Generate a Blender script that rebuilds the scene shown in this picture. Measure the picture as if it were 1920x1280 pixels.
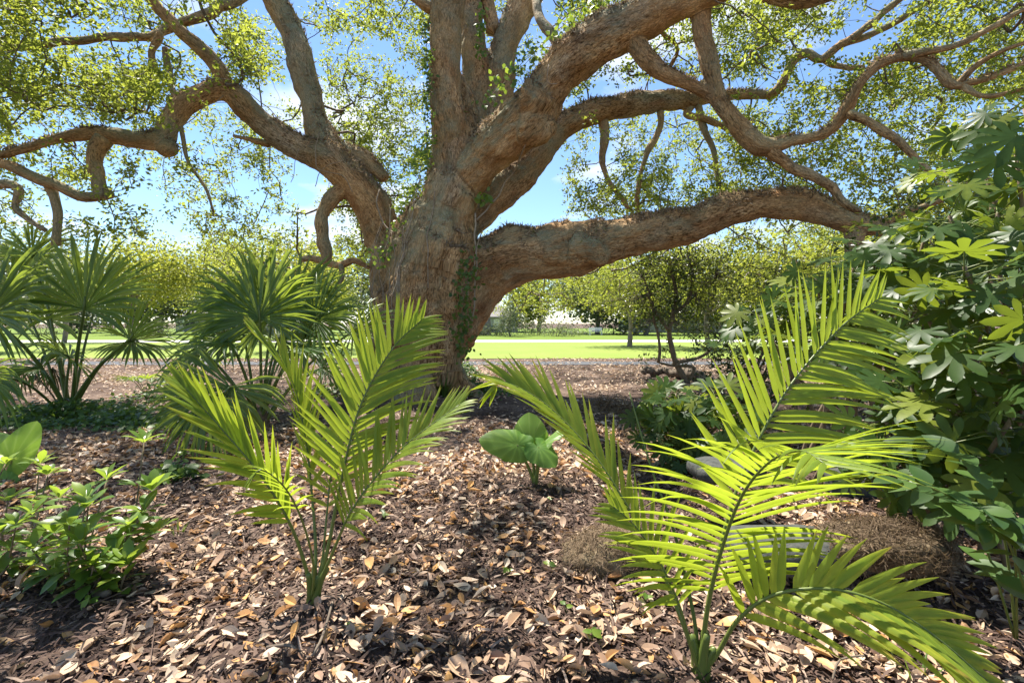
import bpy, math, random
import numpy as np
from mathutils import Vector, Matrix, Quaternion

for o in list(bpy.data.objects):
    bpy.data.objects.remove(o)
SC = bpy.context.scene
COL = SC.collection
rng = np.random.default_rng(7)
random.seed(7)
R = math.radians

# ------------------------------------------------------------------ camera
FPX, HOR, CAMH = 907.0, 605.0, 1.5          # focal length and horizon in the photograph's pixels
cd = bpy.data.cameras.new('camera')
cam = bpy.data.objects.new('camera', cd)
COL.objects.link(cam)
cam.location = (0, 0, CAMH)
cam.rotation_euler = (R(90), 0, 0)
cd.sensor_width = 36.0
cd.lens = FPX / 1920 * 36.0
cd.shift_y = -(640 - HOR) / 1920
cd.clip_start, cd.clip_end = 0.05, 3000
SC.camera = cam

# ------------------------------------------------------------------ sky and sun
SUN_AZ, SUN_EL = R(-32), R(64)              # azimuth from +Y towards +X
SUN_DIR = Vector((math.sin(SUN_AZ) * math.cos(SUN_EL), math.cos(SUN_AZ) * math.cos(SUN_EL), math.sin(SUN_EL)))
SKY_STRENGTH, SUN_STRENGTH, EXPOSURE = 0.085, 4.8, 1.5
w = bpy.data.worlds.new('World')
SC.world = w
w.use_nodes = True
nt = w.node_tree
nt.nodes.clear()
n_out = nt.nodes.new('ShaderNodeOutputWorld')
n_bg = nt.nodes.new('ShaderNodeBackground')
n_bg.inputs['Strength'].default_value = SKY_STRENGTH
n_sky = nt.nodes.new('ShaderNodeTexSky')
n_sky.sky_type = 'NISHITA'
n_sky.sun_disc = False
n_sky.sun_elevation = SUN_EL
n_sky.sun_rotation = SUN_AZ
n_sky.air_density = 1.0
n_sky.dust_density = 0.0
n_sky.ozone_density = 5.0
n_tc = nt.nodes.new('ShaderNodeTexCoord')
n_sep = nt.nodes.new('ShaderNodeSeparateXYZ')
nt.links.new(n_tc.outputs['Generated'], n_sep.inputs[0])
def wmath(op, a, b=None):
    n = nt.nodes.new('ShaderNodeMath'); n.operation = op
    for k, v in ((0, a), (1, b)):
        if v is None: continue
        if isinstance(v, (int, float)): n.inputs[k].default_value = v
        else: nt.links.new(v, n.inputs[k])
    return n.outputs[0]
zz = wmath('ADD', wmath('MAXIMUM', n_sep.outputs['Z'], 0.0), 0.16)
n_cmb = nt.nodes.new('ShaderNodeCombineXYZ')
nt.links.new(wmath('DIVIDE', n_sep.outputs['X'], zz), n_cmb.inputs[0])
nt.links.new(wmath('DIVIDE', n_sep.outputs['Y'], zz), n_cmb.inputs[1])
n_cl = nt.nodes.new('ShaderNodeTexNoise')
n_cl.inputs['Scale'].default_value = 1.15
n_cl.inputs['Detail'].default_value = 7
n_cl.inputs['Roughness'].default_value = 0.55
n_map = nt.nodes.new('ShaderNodeMapping')
n_map.inputs['Location'].default_value = (3.7, 1.15, 0)
nt.links.new(n_cmb.outputs[0], n_map.inputs[0])
nt.links.new(n_map.outputs[0], n_cl.inputs['Vector'])
n_cr = nt.nodes.new('ShaderNodeValToRGB')
n_cr.color_ramp.elements[0].position = 0.53
n_cr.color_ramp.elements[1].position = 0.66
nt.links.new(n_cl.outputs['Fac'], n_cr.inputs[0])
n_mx = nt.nodes.new('ShaderNodeMixRGB')
n_mx.inputs[2].default_value = (5.2, 5.5, 5.9, 1)
nt.links.new(n_cr.outputs[0], n_mx.inputs[0])
nt.links.new(n_sky.outputs[0], n_mx.inputs[1])
nt.links.new(n_mx.outputs[0], n_bg.inputs['Color'])
nt.links.new(n_bg.outputs[0], n_out.inputs['Surface'])

sl = bpy.data.lights.new('sun', 'SUN')
sl.energy = SUN_STRENGTH
sl.angle = R(0.53)
sl.color = (1.0, 0.94, 0.84)
sun = bpy.data.objects.new('sun', sl)
sun.rotation_euler = SUN_DIR.to_track_quat('Z', 'Y').to_euler()
sun.location = SUN_DIR * 60
COL.objects.link(sun)

vs = SC.view_settings
vs.view_transform = 'Standard'
vs.look = 'None'
vs.exposure = EXPOSURE
vs.gamma = 1.0
vs.use_curve_mapping = False
SC.render.engine = 'CYCLES'
cy = SC.cycles
cy.max_bounces = 10
cy.diffuse_bounces = 6
cy.transmission_bounces = 6
cy.glossy_bounces = 3
cy.sample_clamp_indirect = 6.0
cy.use_denoising = True
try:
    cy.denoiser = 'OPENIMAGEDENOISE'
    cy.denoising_input_passes = 'RGB_ALBEDO_NORMAL'
    cy.denoising_prefilter = 'ACCURATE'
except Exception:
    pass

# ------------------------------------------------------------------ helpers
def P(px, py, d):
    """a photograph pixel at a known distance -> a place in the garden"""
    return np.array([(px - 960) / FPX * d, d, CAMH - (py - HOR) / FPX * d])

def G(px, py):
    d = CAMH * FPX / (py - HOR)
    return np.array([(px - 960) / FPX * d, d, 0.0])

def vnoise(p, seed=0):
    p = np.asarray(p, float)
    i = np.floor(p).astype(np.int64)
    f = p - i
    u = f * f * (3 - 2 * f)
    res = np.zeros(len(p))
    for dx in (0, 1):
        for dy in (0, 1):
            for dz in (0, 1):
                h = ((i[:, 0] + dx) * 374761393 + (i[:, 1] + dy) * 668265263 + (i[:, 2] + dz) * 1274126177 + seed * 69069) & 0xffffffff
                h = ((h ^ (h >> 13)) * 1274126177) & 0xffffffff
                h = ((h ^ (h >> 16)) * 2246822519) & 0xffffffff
                v = ((h >> 8) & 0xffff) / 32767.5 - 1
                res += v * np.where(dx, u[:, 0], 1 - u[:, 0]) * np.where(dy, u[:, 1], 1 - u[:, 1]) * np.where(dz, u[:, 2], 1 - u[:, 2])
    return res

def fbm(p, octv=3, seed=0):
    p = np.asarray(p, float)
    r, a = np.zeros(len(p)), 1.0
    for k in range(octv):
        r += a * vnoise(p * 2 ** k, seed + k * 17)
        a *= 0.5
    return r

def gz(x, y):
    """height of the ground"""
    x = np.atleast_1d(np.asarray(x, float)); y = np.atleast_1d(np.asarray(y, float))
    p = np.stack([x, y, 0 * x], 1)
    fade = np.clip((16 - y) / 6, 0, 1)
    h = (0.07 * vnoise(p * 0.55, 3) + 0.03 * vnoise(p * 1.7, 4) + 0.012 * vnoise(p * 5, 5)) * fade
    h += 0.16 * np.exp(-(((x + 2.0) / 2.2) ** 2 + ((y - 10.2) / 1.9) ** 2))
    for mx, my, mh, mr in MOUNDS:
        h += mh * np.exp(-((x - mx) ** 2 + (y - my) ** 2) / mr ** 2)
    return h
MOUNDS = [(-1.0, 2.42, 0.05, 0.35), (0.78, 2.0, 0.05, 0.35), (0.19, 4.2, 0.06, 0.4)]
def g1(x, y): return float(gz(x, y)[0])
def on_ground(p, dz=0.0): return np.array([p[0], p[1], g1(p[0], p[1]) + dz])

def mesh_np(name, V, Fs, smooth=True, tint=None, attrs=None):
    """mesh from arrays; Fs is a list of (m,k) index arrays; tint is one value per vertex"""
    V = np.asarray(V, np.float32)
    Fs = [np.asarray(f, np.int32) for f in Fs if len(f)]
    me = bpy.data.meshes.new(name)
    me.vertices.add(len(V))
    me.vertices.foreach_set('co', V.ravel())
    loops = np.concatenate([f.ravel() for f in Fs])
    tot = np.concatenate([np.full(len(f), f.shape[1], np.int32) for f in Fs])
    st = np.concatenate([[0], np.cumsum(tot)[:-1]]).astype(np.int32)
    me.loops.add(len(loops))
    me.loops.foreach_set('vertex_index', loops)
    me.polygons.add(len(tot))
    me.polygons.foreach_set('loop_start', st)
    me.polygons.foreach_set('loop_total', tot)
    me.polygons.foreach_set('use_smooth', np.full(len(tot), smooth))
    if tint is not None:
        a = me.attributes.new('tint', 'FLOAT', 'POINT')
        a.data.foreach_set('value', np.asarray(tint, np.float32))
    for k, v in (attrs or {}).items():
        a = me.attributes.new(k, 'FLOAT_VECTOR', 'POINT')
        a.data.foreach_set('vector', np.asarray(v, np.float32).ravel())
    me.update(calc_edges=True)
    return me

def link(name, me, mat, parent=None, label=None, cat=None, group=None, kind=None):
    o = bpy.data.objects.new(name, me)
    COL.objects.link(o)
    if mat is not None and not me.materials:
        me.materials.append(mat)
    if parent is not None: o.parent = parent
    if label: o['label'] = label
    if cat: o['category'] = cat
    if group: o['group'] = group
    if kind: o['kind'] = kind
    return o

def thing(name, label, cat, loc=(0, 0, 0), group=None):
    o = bpy.data.objects.new(name, None)
    COL.objects.link(o)
    o.empty_display_size = 0.1
    o.location = [float(v) for v in loc]
    o['label'] = label; o['category'] = cat
    if group: o['group'] = group
    return o

def root_loc(o):
    while o.parent is not None: o = o.parent
    return np.array(o.location)

class MB:
    """collects pieces of geometry given in world coordinates"""
    def __init__(s): s.V, s.F, s.T, s.n = [], [], [], 0
    def add(s, V, Fs, tint=0.5):
        V = np.asarray(V, float)
        s.V.append(V)
        s.T.append(np.broadcast_to(np.asarray(tint, float), (len(V),)))
        for f in Fs:
            if len(f): s.F.append(np.asarray(f) + s.n)
        s.n += len(V)
        return s
    def mesh(s, name, off=(0, 0, 0), smooth=True):
        V = np.concatenate(s.V) - np.asarray(off)
        byk = {}
        for f in s.F: byk.setdefault(f.shape[1], []).append(f)
        return mesh_np(name, V, [np.concatenate(v) for v in byk.values()], smooth, np.concatenate(s.T))
    def build(s, name, mat, parent=None, smooth=True, **kw):
        off = root_loc(parent) if parent is not None else np.zeros(3)
        if parent is None and 'loc' in kw:
            off = np.asarray(kw.pop('loc'), float)
        o = link(name, s.mesh(name, off, smooth), mat, parent, **kw)
        if parent is None: o.location = [float(v) for v in off]
        return o

def unit(v):
    v = np.asarray(v, float)
    return v / (np.linalg.norm(v, axis=-1, keepdims=True) + 1e-12)

def cr(pts, step=None, n=None):
    """Catmull-Rom through pts (any dimension)"""
    p = np.asarray(pts, float)
    q = np.vstack([2 * p[0] - p[1], p, 2 * p[-1] - p[-2]])
    out = []
    for i in range(len(p) - 1):
        a, b, c, d = q[i:i + 4]
        L = np.linalg.norm((c - b)[:3])
        m = max(2, int(math.ceil(L / step))) if step else n
        t = np.linspace(0, 1, m, endpoint=False)[:, None]
        out.append(0.5 * (2 * b + (c - a) * t + (2 * a - 5 * b + 4 * c - d) * t ** 2 + (3 * b - a - 3 * c + d) * t ** 3))
    out.append(p[-1:])
    return np.vstack(out)

def frames(c):
    T = unit(np.gradient(c, axis=0))
    u = np.cross(T[0], [0, 0, 1.0])
    if np.linalg.norm(u) < 1e-3: u = np.cross(T[0], [1.0, 0, 0])
    U = [unit(u)]
    for i in range(1, len(c)):
        v = U[-1] - T[i] * np.dot(U[-1], T[i])
        U.append(unit(v))
    U = np.array(U)
    return T, U, np.cross(T, U)

def tube(c, r, sides=6, cap=True, wob=0.0, seed=0):
    c = np.asarray(c, float)
    r = np.broadcast_to(np.asarray(r, float), (len(c),)).copy()
    if cap:
        T = unit(np.gradient(c, axis=0))
        c = np.vstack([c[:1] - T[:1] * r[0] * 0.5, c, c[-1:] + T[-1:] * r[-1] * 0.5])
        r = np.concatenate([[r[0] * 0.02], r, [r[-1] * 0.02]])
    T, U, W = frames(c)
    a = np.linspace(0, 2 * math.pi, sides, endpoint=False)
    rr = r[:, None] * np.ones(sides)
    V = c[:, None] + (np.cos(a)[None, :, None] * U[:, None] + np.sin(a)[None, :, None] * W[:, None]) * rr[..., None]
    V = V.reshape(-1, 3)
    if wob:
        n = fbm(V * 3.0, 2, seed)
        d = unit(V - np.repeat(c, sides, 0))
        V = V + d * (n * wob * np.repeat(r, sides))[:, None]
    k = np.arange(len(c) - 1)[:, None] * sides
    j = np.arange(sides)[None]
    j2 = (j + 1) % sides
    F = np.stack([k + j, k + j2, k + sides + j2, k + sides + j], -1).reshape(-1, 4)
    return V, [F]

def box(x0, x1, y0, y1, z0, z1):
    V = np.array([[x, y, z] for z in (z0, z1) for y in (y0, y1) for x in (x0, x1)], float)
    F = np.array([[0, 2, 3, 1], [4, 5, 7, 6], [0, 1, 5, 4], [2, 6, 7, 3], [0, 4, 6, 2], [1, 3, 7, 5]])
    return V, [F]

def rand_rot(n, up=0.0, g=rng):
    """random frames (x = long axis, z = normal), normal biased upwards"""
    z = unit(g.normal(size=(n, 3)) + np.array([0, 0, up]))
    x = g.normal(size=(n, 3))
    x = unit(x - z * np.sum(x * z, 1, keepdims=True))
    return np.stack([x, np.cross(z, x), z], -1)          # columns

def scatter(mb, tv, tf, pos, rot, scl, tint):
    """copies of a small template at many places, joined"""
    n, k = len(pos), len(tv)
    scl = np.asarray(scl, float)
    if scl.ndim == 1: scl = scl[:, None]
    L = tv[None] * scl[:, None, :]
    V = np.einsum('nij,nkj->nki', rot, L) + pos[:, None]
    Fs = [(f[None] + (np.arange(n) * k)[:, None, None]).reshape(-1, f.shape[1]) for f in tf]
    mb.add(V.reshape(-1, 3), Fs, np.repeat(tint, k))

# leaf templates: x along the leaf (0..1), y across, z up
DIAMOND = (np.array([[0, 0, 0], [.42, .24, .05], [1, 0, -.04], [.42, -.24, .05]]), [np.array([[0, 1, 2], [0, 2, 3]])])
def leaf_template(prof, n=4, fold=0.1, bend=0.15, cup=0.0):
    """a leaf with a midrib, prof(u) is the half width"""
    u = np.linspace(0, 1, n + 1)
    V, F3, F4 = [], [], []
    for i, t in enumerate(u):
        zz_ = -bend * t * t
        if i in (0, n): V.append((t, 0, zz_))
        else:
            h = prof(t)
            V += [(t, h, zz_ + fold * h + cup * h * h), (t, 0, zz_), (t, -h, zz_ + fold * h + cup * h * h)]
    def row(i): return 0 if i == 0 else (len(V) - 1 if i == n else 1 + (i - 1) * 3)
    a = row(1)
    F3 += [[0, a + 1, a], [0, a + 2, a + 1]]
    for i in range(1, n - 1):
        a, b = row(i), row(i + 1)
        F4 += [[a, a + 1, b + 1, b], [a + 1, a + 2, b + 2, b + 1]]
    a, b = row(n - 1), row(n)
    F3 += [[a, a + 1, b], [a + 1, a + 2, b]]
    fs = [np.array(F3)]
    if F4: fs.append(np.array(F4))
    return np.array(V, float), fs
ELL = lambda wd: (lambda t: wd * (math.sin(math.pi * t ** 0.8)) ** 0.8)
OBO = lambda wd: (lambda t: wd * math.sin(math.pi * t ** 1.35) ** 0.75)

# ------------------------------------------------------------------ materials
def new_mat(name):
    m = bpy.data.materials.new(name)
    m.use_nodes = True
    t = m.node_tree
    t.nodes.clear()
    return m, t
def N(t, kind, **kw):
    n = t.nodes.new('ShaderNode' + kind)
    for k, v in kw.items():
        key = k.replace('_', ' ')
        if key in n.inputs: n.inputs[key].default_value = v
        else: setattr(n, k, v)
    return n
def ramp(t, fac, stops):
    n = t.nodes.new('ShaderNodeValToRGB')
    e = n.color_ramp.elements
    while len(e) < len(stops): e.new(0.5)
    for i, (p, c) in enumerate(stops):
        e[i].position = p; e[i].color = (*c, 1)
    t.links.new(fac, n.inputs[0])
    return n.outputs[0]
def attr(t, name, out='Fac'):
    n = t.nodes.new('ShaderNodeAttribute'); n.attribute_name = name
    return n.outputs[out]
def noise(t, scale, detail=3, vec=None, rough=0.55):
    n = t.nodes.new('ShaderNodeTexNoise')
    n.inputs['Scale'].default_value = scale
    n.inputs['Detail'].default_value = detail
    n.inputs['Roughness'].default_value = rough
    if vec is None:
        tc = t.nodes.new('ShaderNodeTexCoord'); vec = tc.outputs['Object']
    t.links.new(vec, n.inputs['Vector'])
    return n.outputs['Fac']
def mixc(t, fac, a, b, mode='MIX'):
    n = t.nodes.new('ShaderNodeMixRGB'); n.blend_type = mode
    for k, v in ((0, fac), (1, a), (2, b)):
        if isinstance(v, (int, float)): n.inputs[k].default_value = v
        elif isinstance(v, tuple): n.inputs[k].default_value = (*v, 1)
        else: t.links.new(v, n.inputs[k])
    return n.outputs[0]
def bump(t, h, strength=0.5, dist=0.02):
    n = t.nodes.new('ShaderNodeBump')
    n.inputs['Strength'].default_value = strength
    n.inputs['Distance'].default_value = dist
    t.links.new(h, n.inputs['Height'])
    return n.outputs[0]

def leaf_mat(name, stops, trans, tfac=0.42, rough=0.45, spec=0.4, nscale=0.0, vein=None):
    """a leaf: its colour by the leaf's own tint, lets light through"""
    m, t = new_mat(name)
    col = ramp(t, attr(t, 'tint'), stops)
    if nscale:
        col = mixc(t, 0.35, col, ramp(t, noise(t, nscale, 4), [(0.3, (.45, .42, .4)), (0.62, (1.15, 1.12, 1))]), 'MULTIPLY')
    b = N(t, 'BsdfPrincipled', Roughness=rough)
    b.inputs['Specular IOR Level'].default_value = spec
    t.links.new(col, b.inputs['Base Color'])
    tr = N(t, 'BsdfTranslucent')
    tcol = mixc(t, 0.55, col, trans)
    tn = mixc(t, 1.0, tcol, (1.0, 1.0, 1.0), 'MULTIPLY')
    t.links.new(tn, tr.inputs['Color'])
    mx = N(t, 'MixShader'); mx.inputs[0].default_value = tfac
    t.links.new(b.outputs[0], mx.inputs[1]); t.links.new(tr.outputs[0], mx.inputs[2])
    o = N(t, 'OutputMaterial')
    t.links.new(mx.outputs[0], o.inputs['Surface'])
    return m

def plain_mat(name, c1, c2, nscale=8, rough=0.8, bstr=0.4, bdist=0.01, spec=0.3, vec=None, c3=None):
    m, t = new_mat(name)
    nf = noise(t, nscale, 5)
    st = [(0.3, c1), (0.7, c2)] if c3 is None else [(0.25, c1), (0.5, c2), (0.75, c3)]
    col = ramp(t, nf, st)
    b = N(t, 'BsdfPrincipled', Roughness=rough)
    b.inputs['Specular IOR Level'].default_value = spec
    t.links.new(col, b.inputs['Base Color'])
    if bstr: t.links.new(bump(t, nf, bstr, bdist), b.inputs['Normal'])
    o = N(t, 'OutputMaterial')
    t.links.new(b.outputs[0], o.inputs['Surface'])
    return m

M = {}
M['oak_leaf'] = leaf_mat('oak_leaf', [(0, (.045, .078, .016)), (.5, (.095, .135, .026)), (1, (.18, .205, .038))], (.56, .62, .07), 0.6, 0.45, 0.35)
M['tree_leaf'] = leaf_mat('tree_leaf', [(0, (.06, .095, .022)), (.5, (.12, .15, .03)), (1, (.24, .24, .04))], (.55, .58, .07), 0.55)
M['far_leaf'] = leaf_mat('far_leaf', [(0, (.06, .085, .05)), (.5, (.10, .13, .07)), (1, (.15, .17, .08))], (.3, .34, .12), 0.42)
M['palm_leaf'] = leaf_mat('palm_leaf', [(0, (.12, .22, .025)), (.5, (.205, .29, .03)), (.8, (.36, .38, .035)), (.92, (.34, .25, .05)), (1, (.22, .12, .05))], (.62, .74, .045), 0.53, 0.45, 0.35, 26)
M['palm_rib'] = leaf_mat('palm_rib', [(0, (.07, .11, .02)), (1, (.19, .22, .05))], (.2, .3, .03), 0.1, 0.4)
M['sabal_leaf'] = leaf_mat('sabal_leaf', [(0, (.05, .12, .036)), (.6, (.11, .19, .045)), (1, (.22, .29, .04))], (.55, .66, .05), 0.5, 0.36, 0.5)
M['sabal_dead'] = leaf_mat('sabal_dead', [(0, (.09, .075, .03)), (1, (.2, .16, .06))], (.3, .22, .06), 0.35, 0.6)
M['fatsia'] = leaf_mat('fatsia', [(0, (.024, .06, .018)), (.6, (.055, .105, .024)), (1, (.17, .21, .03))], (.42, .52, .03), 0.42, 0.4, 0.22, 9)
M['ear'] = leaf_mat('ear', [(0, (.07, .17, .03)), (.9, (.15, .28, .045)), (1, (.3, .42, .12))], (.4, .6, .06), 0.45, 0.45, 0.35)
M['shrub'] = leaf_mat('shrub', [(0, (.04, .10, .02)), (.6, (.10, .19, .03)), (1, (.22, .31, .04))], (.45, .58, .05), 0.48, 0.35, 0.5)
M['dark_shrub'] = leaf_mat('dark_shrub', [(0, (.018, .035, .012)), (.7, (.045, .07, .018)), (1, (.12, .13, .025))], (.25, .3, .03), 0.35, 0.35, 0.5)
M['cover'] = leaf_mat('cover', [(0, (.03, .075, .02)), (1, (.11, .19, .035))], (.3, .42, .04), 0.4, 0.45)
M['dead_leaf'] = leaf_mat('dead_leaf', [(0, (.12, .065, .045)), (.25, (.28, .175, .12)), (.5, (.46, .32, .215)), (.75, (.61, .49, .365)), (.88, (.43, .235, .11)), (1, (.52, .29, .10))], (.4, .2, .06), 0.12, 0.5, 0.4, 40)
M['mulch'] = leaf_mat('mulch', [(0, (.022, .013, .010)), (.5, (.07, .042, .032)), (.8, (.15, .10, .075)), (1, (.30, .22, .17))], (.05, .03, .02), 0.0, 0.8, 0.2)
M['fern'] = leaf_mat('fern', [(0, (.10, .07, .045)), (.6, (.26, .19, .125)), (.85, (.40, .30, .2)), (1, (.15, .17, .04))], (.3, .22, .12), 0.3, 0.8, 0.1)
M['stem'] = plain_mat('stem', (.10, .075, .045), (.24, .18, .11), 20, 0.8)
M['twig'] = plain_mat('twig', (.085, .065, .048), (.2, .155, .115), 12, 0.85)
M['vine'] = plain_mat('vine', (.2, .15, .1), (.36, .29, .21), 15, 0.85)
M['far_bark'] = plain_mat('far_bark', (.16, .13, .11), (.3, .25, .21), 4, 0.9)
M['stone'] = plain_mat('stone', (.022, .026, .022), (.058, .062, .056), 24, 0.9, 0.6, 0.02, c3=(.085, .085, .075))
M['moss_mound'] = plain_mat('moss_mound', (.045, .03, .02), (.12, .085, .05), 14, 0.95, 0.9, 0.03, c3=(.20, .16, .10))
M['asphalt'] = plain_mat('asphalt', (.055, .058, .065), (.10, .105, .115), 30, 0.9, 0.3)
M['concrete'] = plain_mat('concrete', (.52, .50, .46), (.62, .60, .56), 1.5, 0.9, 0.1)
M['siding'] = plain_mat('siding', (.33, .33, .33), (.40, .40, .40), 2, 0.8, 0.1)
M['roof'] = plain_mat('roof', (.17, .16, .16), (.25, .24, .24), 5, 0.9, 0.4)
M['trim'] = plain_mat('trim', (.7, .7, .68), (.76, .76, .74), 2, 0.6, 0.0)
def glass_mat():
    m, t = new_mat('window_glass')
    b = N(t, 'BsdfPrincipled', Roughness=0.08)
    b.inputs['Base Color'].default_value = (.03, .04, .05, 1)
    o = N(t, 'OutputMaterial'); t.links.new(b.outputs[0], o.inputs['Surface'])
    return m
M['glass'] = glass_mat()

def bark_mat():
    m, t = new_mat('oak_bark')
    bk = attr(t, 'bk', 'Vector')
    st = t.nodes.new('ShaderNodeVectorMath'); st.operation = 'MULTIPLY'; st.inputs[1].default_value = (1, 1, .8)
    t.links.new(bk, st.inputs[0]); sv = st.outputs[0]
    grain = noise(t, 34, 5, sv, .6)            # upright cracks
    fine = noise(t, 90, 3, sv)
    wn = t.nodes.new('ShaderNodeTexNoise'); wn.inputs['Scale'].default_value = 12; wn.inputs['Detail'].default_value = 5
    t.links.new(bk, wn.inputs['Vector'])
    add = t.nodes.new('ShaderNodeVectorMath'); add.operation = 'MULTIPLY_ADD'; add.inputs[1].default_value = (.10, .10, .10)
    t.links.new(wn.outputs['Color'], add.inputs[0]); t.links.new(bk, add.inputs[2])
    vor = N(t, 'TexVoronoi', feature='DISTANCE_TO_EDGE'); vor.inputs['Scale'].default_value = 27
    t.links.new(add.outputs[0], vor.inputs['Vector'])
    plates = ramp(t, vor.outputs['Distance'], [(0, (0, 0, 0)), (.3, (1, 1, 1))])
    big = noise(t, 1.1, 4, bk)
    mid = noise(t, 4, 5, bk)
    ridge = ramp(t, grain, [(.36, (0, 0, 0)), (.52, (1, 1, 1))])
    warm = ramp(t, mid, [(.3, (.40, .225, .10)), (.52, (.60, .375, .185)), (.75, (.66, .47, .27))])
    grey = ramp(t, mid, [(.3, (.34, .27, .185)), (.7, (.52, .43, .31))])
    col = mixc(t, ramp(t, big, [(.52, (0, 0, 0)), (.7, (1, 1, 1))]), warm, grey)
    red = ramp(t, noise(t, 1.9, 4, bk), [(.54, (0, 0, 0)), (.68, (.7, .7, .7))])
    col = mixc(t, red, col, (.42, .21, .095))
    dark = mixc(t, 1.0, col, (.26, .21, .17), 'MULTIPLY')
    smooth = ramp(t, noise(t, 1.6, 4, bk), [(.42, (0, 0, 0)), (.6, (1, 1, 1))])      # some stretches are nearly smooth
    soft = mixc(t, smooth, ridge, mixc(t, .7, ridge, (1, 1, 1)))
    col = mixc(t, soft, dark, col)
    blotch = ramp(t, noise(t, 3.3, 6, bk, .65), [(.3, (.42, .38, .34)), (.55, (1, 1, 1)), (.75, (1.25, 1.22, 1.15))])
    col = mixc(t, .8, col, mixc(t, 1.0, col, blotch, 'MULTIPLY'))
    col = mixc(t, .5, col, mixc(t, 1.0, col, ramp(t, plates, [(.05, (.2, .2, .2)), (.6, (1, 1, 1))]), 'MULTIPLY'))
    # moss and lichen on what looks up
    geo = t.nodes.new('ShaderNodeNewGeometry')
    sep = t.nodes.new('ShaderNodeSeparateXYZ'); t.links.new(geo.outputs['Normal'], sep.inputs[0])
    mp = t.nodes.new('ShaderNodeMapRange'); mp.inputs[1].default_value = -0.75; mp.inputs[2].default_value = 0.45
    t.links.new(sep.outputs['Z'], mp.inputs[0])
    mm = t.nodes.new('ShaderNodeMath'); mm.operation = 'MULTIPLY'
    t.links.new(mp.outputs[0], mm.inputs[0])
    t.links.new(ramp(t, noise(t, 1.5, 6, bk, .62), [(.42, (0, 0, 0)), (.58, (.85, .85, .85))]), mm.inputs[1])
    mosscol = ramp(t, fine, [(.3, (.13, .135, .06)), (.7, (.33, .335, .24))])
    col = mixc(t, mm.outputs[0], col, mosscol)
    b = N(t, 'BsdfPrincipled', Roughness=0.9)
    b.inputs['Specular IOR Level'].default_value = 0.15
    t.links.new(col, b.inputs['Base Color'])
    hh = mixc(t, 0.5, soft, plates)
    t.links.new(bump(t, hh, 0.7, 0.022), b.inputs['Normal'])
    o = N(t, 'OutputMaterial'); t.links.new(b.outputs[0], o.inputs['Surface'])
    return m
M['bark'] = bark_mat()

def ground_mat():
    m, t = new_mat('mulch_ground')
    a = noise(t, 1.1, 5)
    f = noise(t, 55, 5)
    g = noise(t, 14, 5)
    col = ramp(t, f, [(.28, (.02, .012, .009)), (.52, (.06, .037, .028)), (.75, (.17, .12, .09))])
    dry = ramp(t, g, [(.35, (.09, .058, .043)), (.65, (.25, .185, .145))])
    col = mixc(t, ramp(t, a, [(.38, (0, 0, 0)), (.6, (.75, .75, .75))]), col, dry)
    b = N(t, 'BsdfPrincipled', Roughness=0.95)
    b.inputs['Specular IOR Level'].default_value = 0.15
    t.links.new(col, b.inputs['Base Color'])
    t.links.new(bump(t, f, 0.8, 0.02), b.inputs['Normal'])
    o = N(t, 'OutputMaterial'); t.links.new(b.outputs[0], o.inputs['Surface'])
    return m
M['ground'] = ground_mat()
def lawn_mat(name, c1, c2, c3):
    m, t = new_mat(name)
    a = noise(t, 0.35, 4); f = noise(t, 25, 4)
    col = mixc(t, 0.5, ramp(t, a, [(.3, c1), (.7, c2)]), ramp(t, f, [(.3, c1), (.7, c3)]))
    b = N(t, 'BsdfPrincipled', Roughness=0.9)
    b.inputs['Specular IOR Level'].default_value = 0.15
    t.links.new(col, b.inputs['Base Color'])
    t.links.new(bump(t, f, 0.6, 0.02), b.inputs['Normal'])
    o = N(t, 'OutputMaterial'); t.links.new(b.outputs[0], o.inputs['Surface'])
    return m
M['lawn'] = lawn_mat('lawn', (.15, .21, .035), (.21, .27, .055), (.23, .28, .07))
M['lawn2'] = lawn_mat('far_lawn', (.10, .16, .02), (.14, .19, .03), (.15, .2, .035))
# ------------------------------------------------------------------ ground, lawn, paths
def axis_steps(a, b, step, far, growth=1.35):
    c = list(np.arange(a, b + 1e-6, step))
    lo, hi, s = c[0], c[-1], step
    left, right = [], []
    while lo > -far:
        s *= growth; lo -= s; left.append(lo)
    s = step
    while hi < far:
        s *= growth; hi += s; right.append(hi)
    return np.array(left[::-1] + c + right)

def build_ground():
    xs = axis_steps(-13, 13, 0.11, 500)
    ys = axis_steps(0.6, 17, 0.11, 700)
    ys = ys[ys > -60]
    X, Y = np.meshgrid(xs, ys)
    near = (np.abs(X) < 40) & (Y > -5) & (Y < 30)
    Z = np.zeros_like(X)
    Z[near] = gz(X[near], Y[near]) * np.clip((40 - np.abs(X[near])) / 20, 0, 1)
    V = np.stack([X, Y, Z], -1).reshape(-1, 3)
    n, m = X.shape
    k = (np.arange(n - 1)[:, None] * m + np.arange(m - 1)[None]).ravel()
    F = np.stack([k, k + 1, k + m + 1, k + m], -1)
    link('ground', mesh_np('ground', V, [F]), M['ground'], kind='structure')
build_ground()

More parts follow.
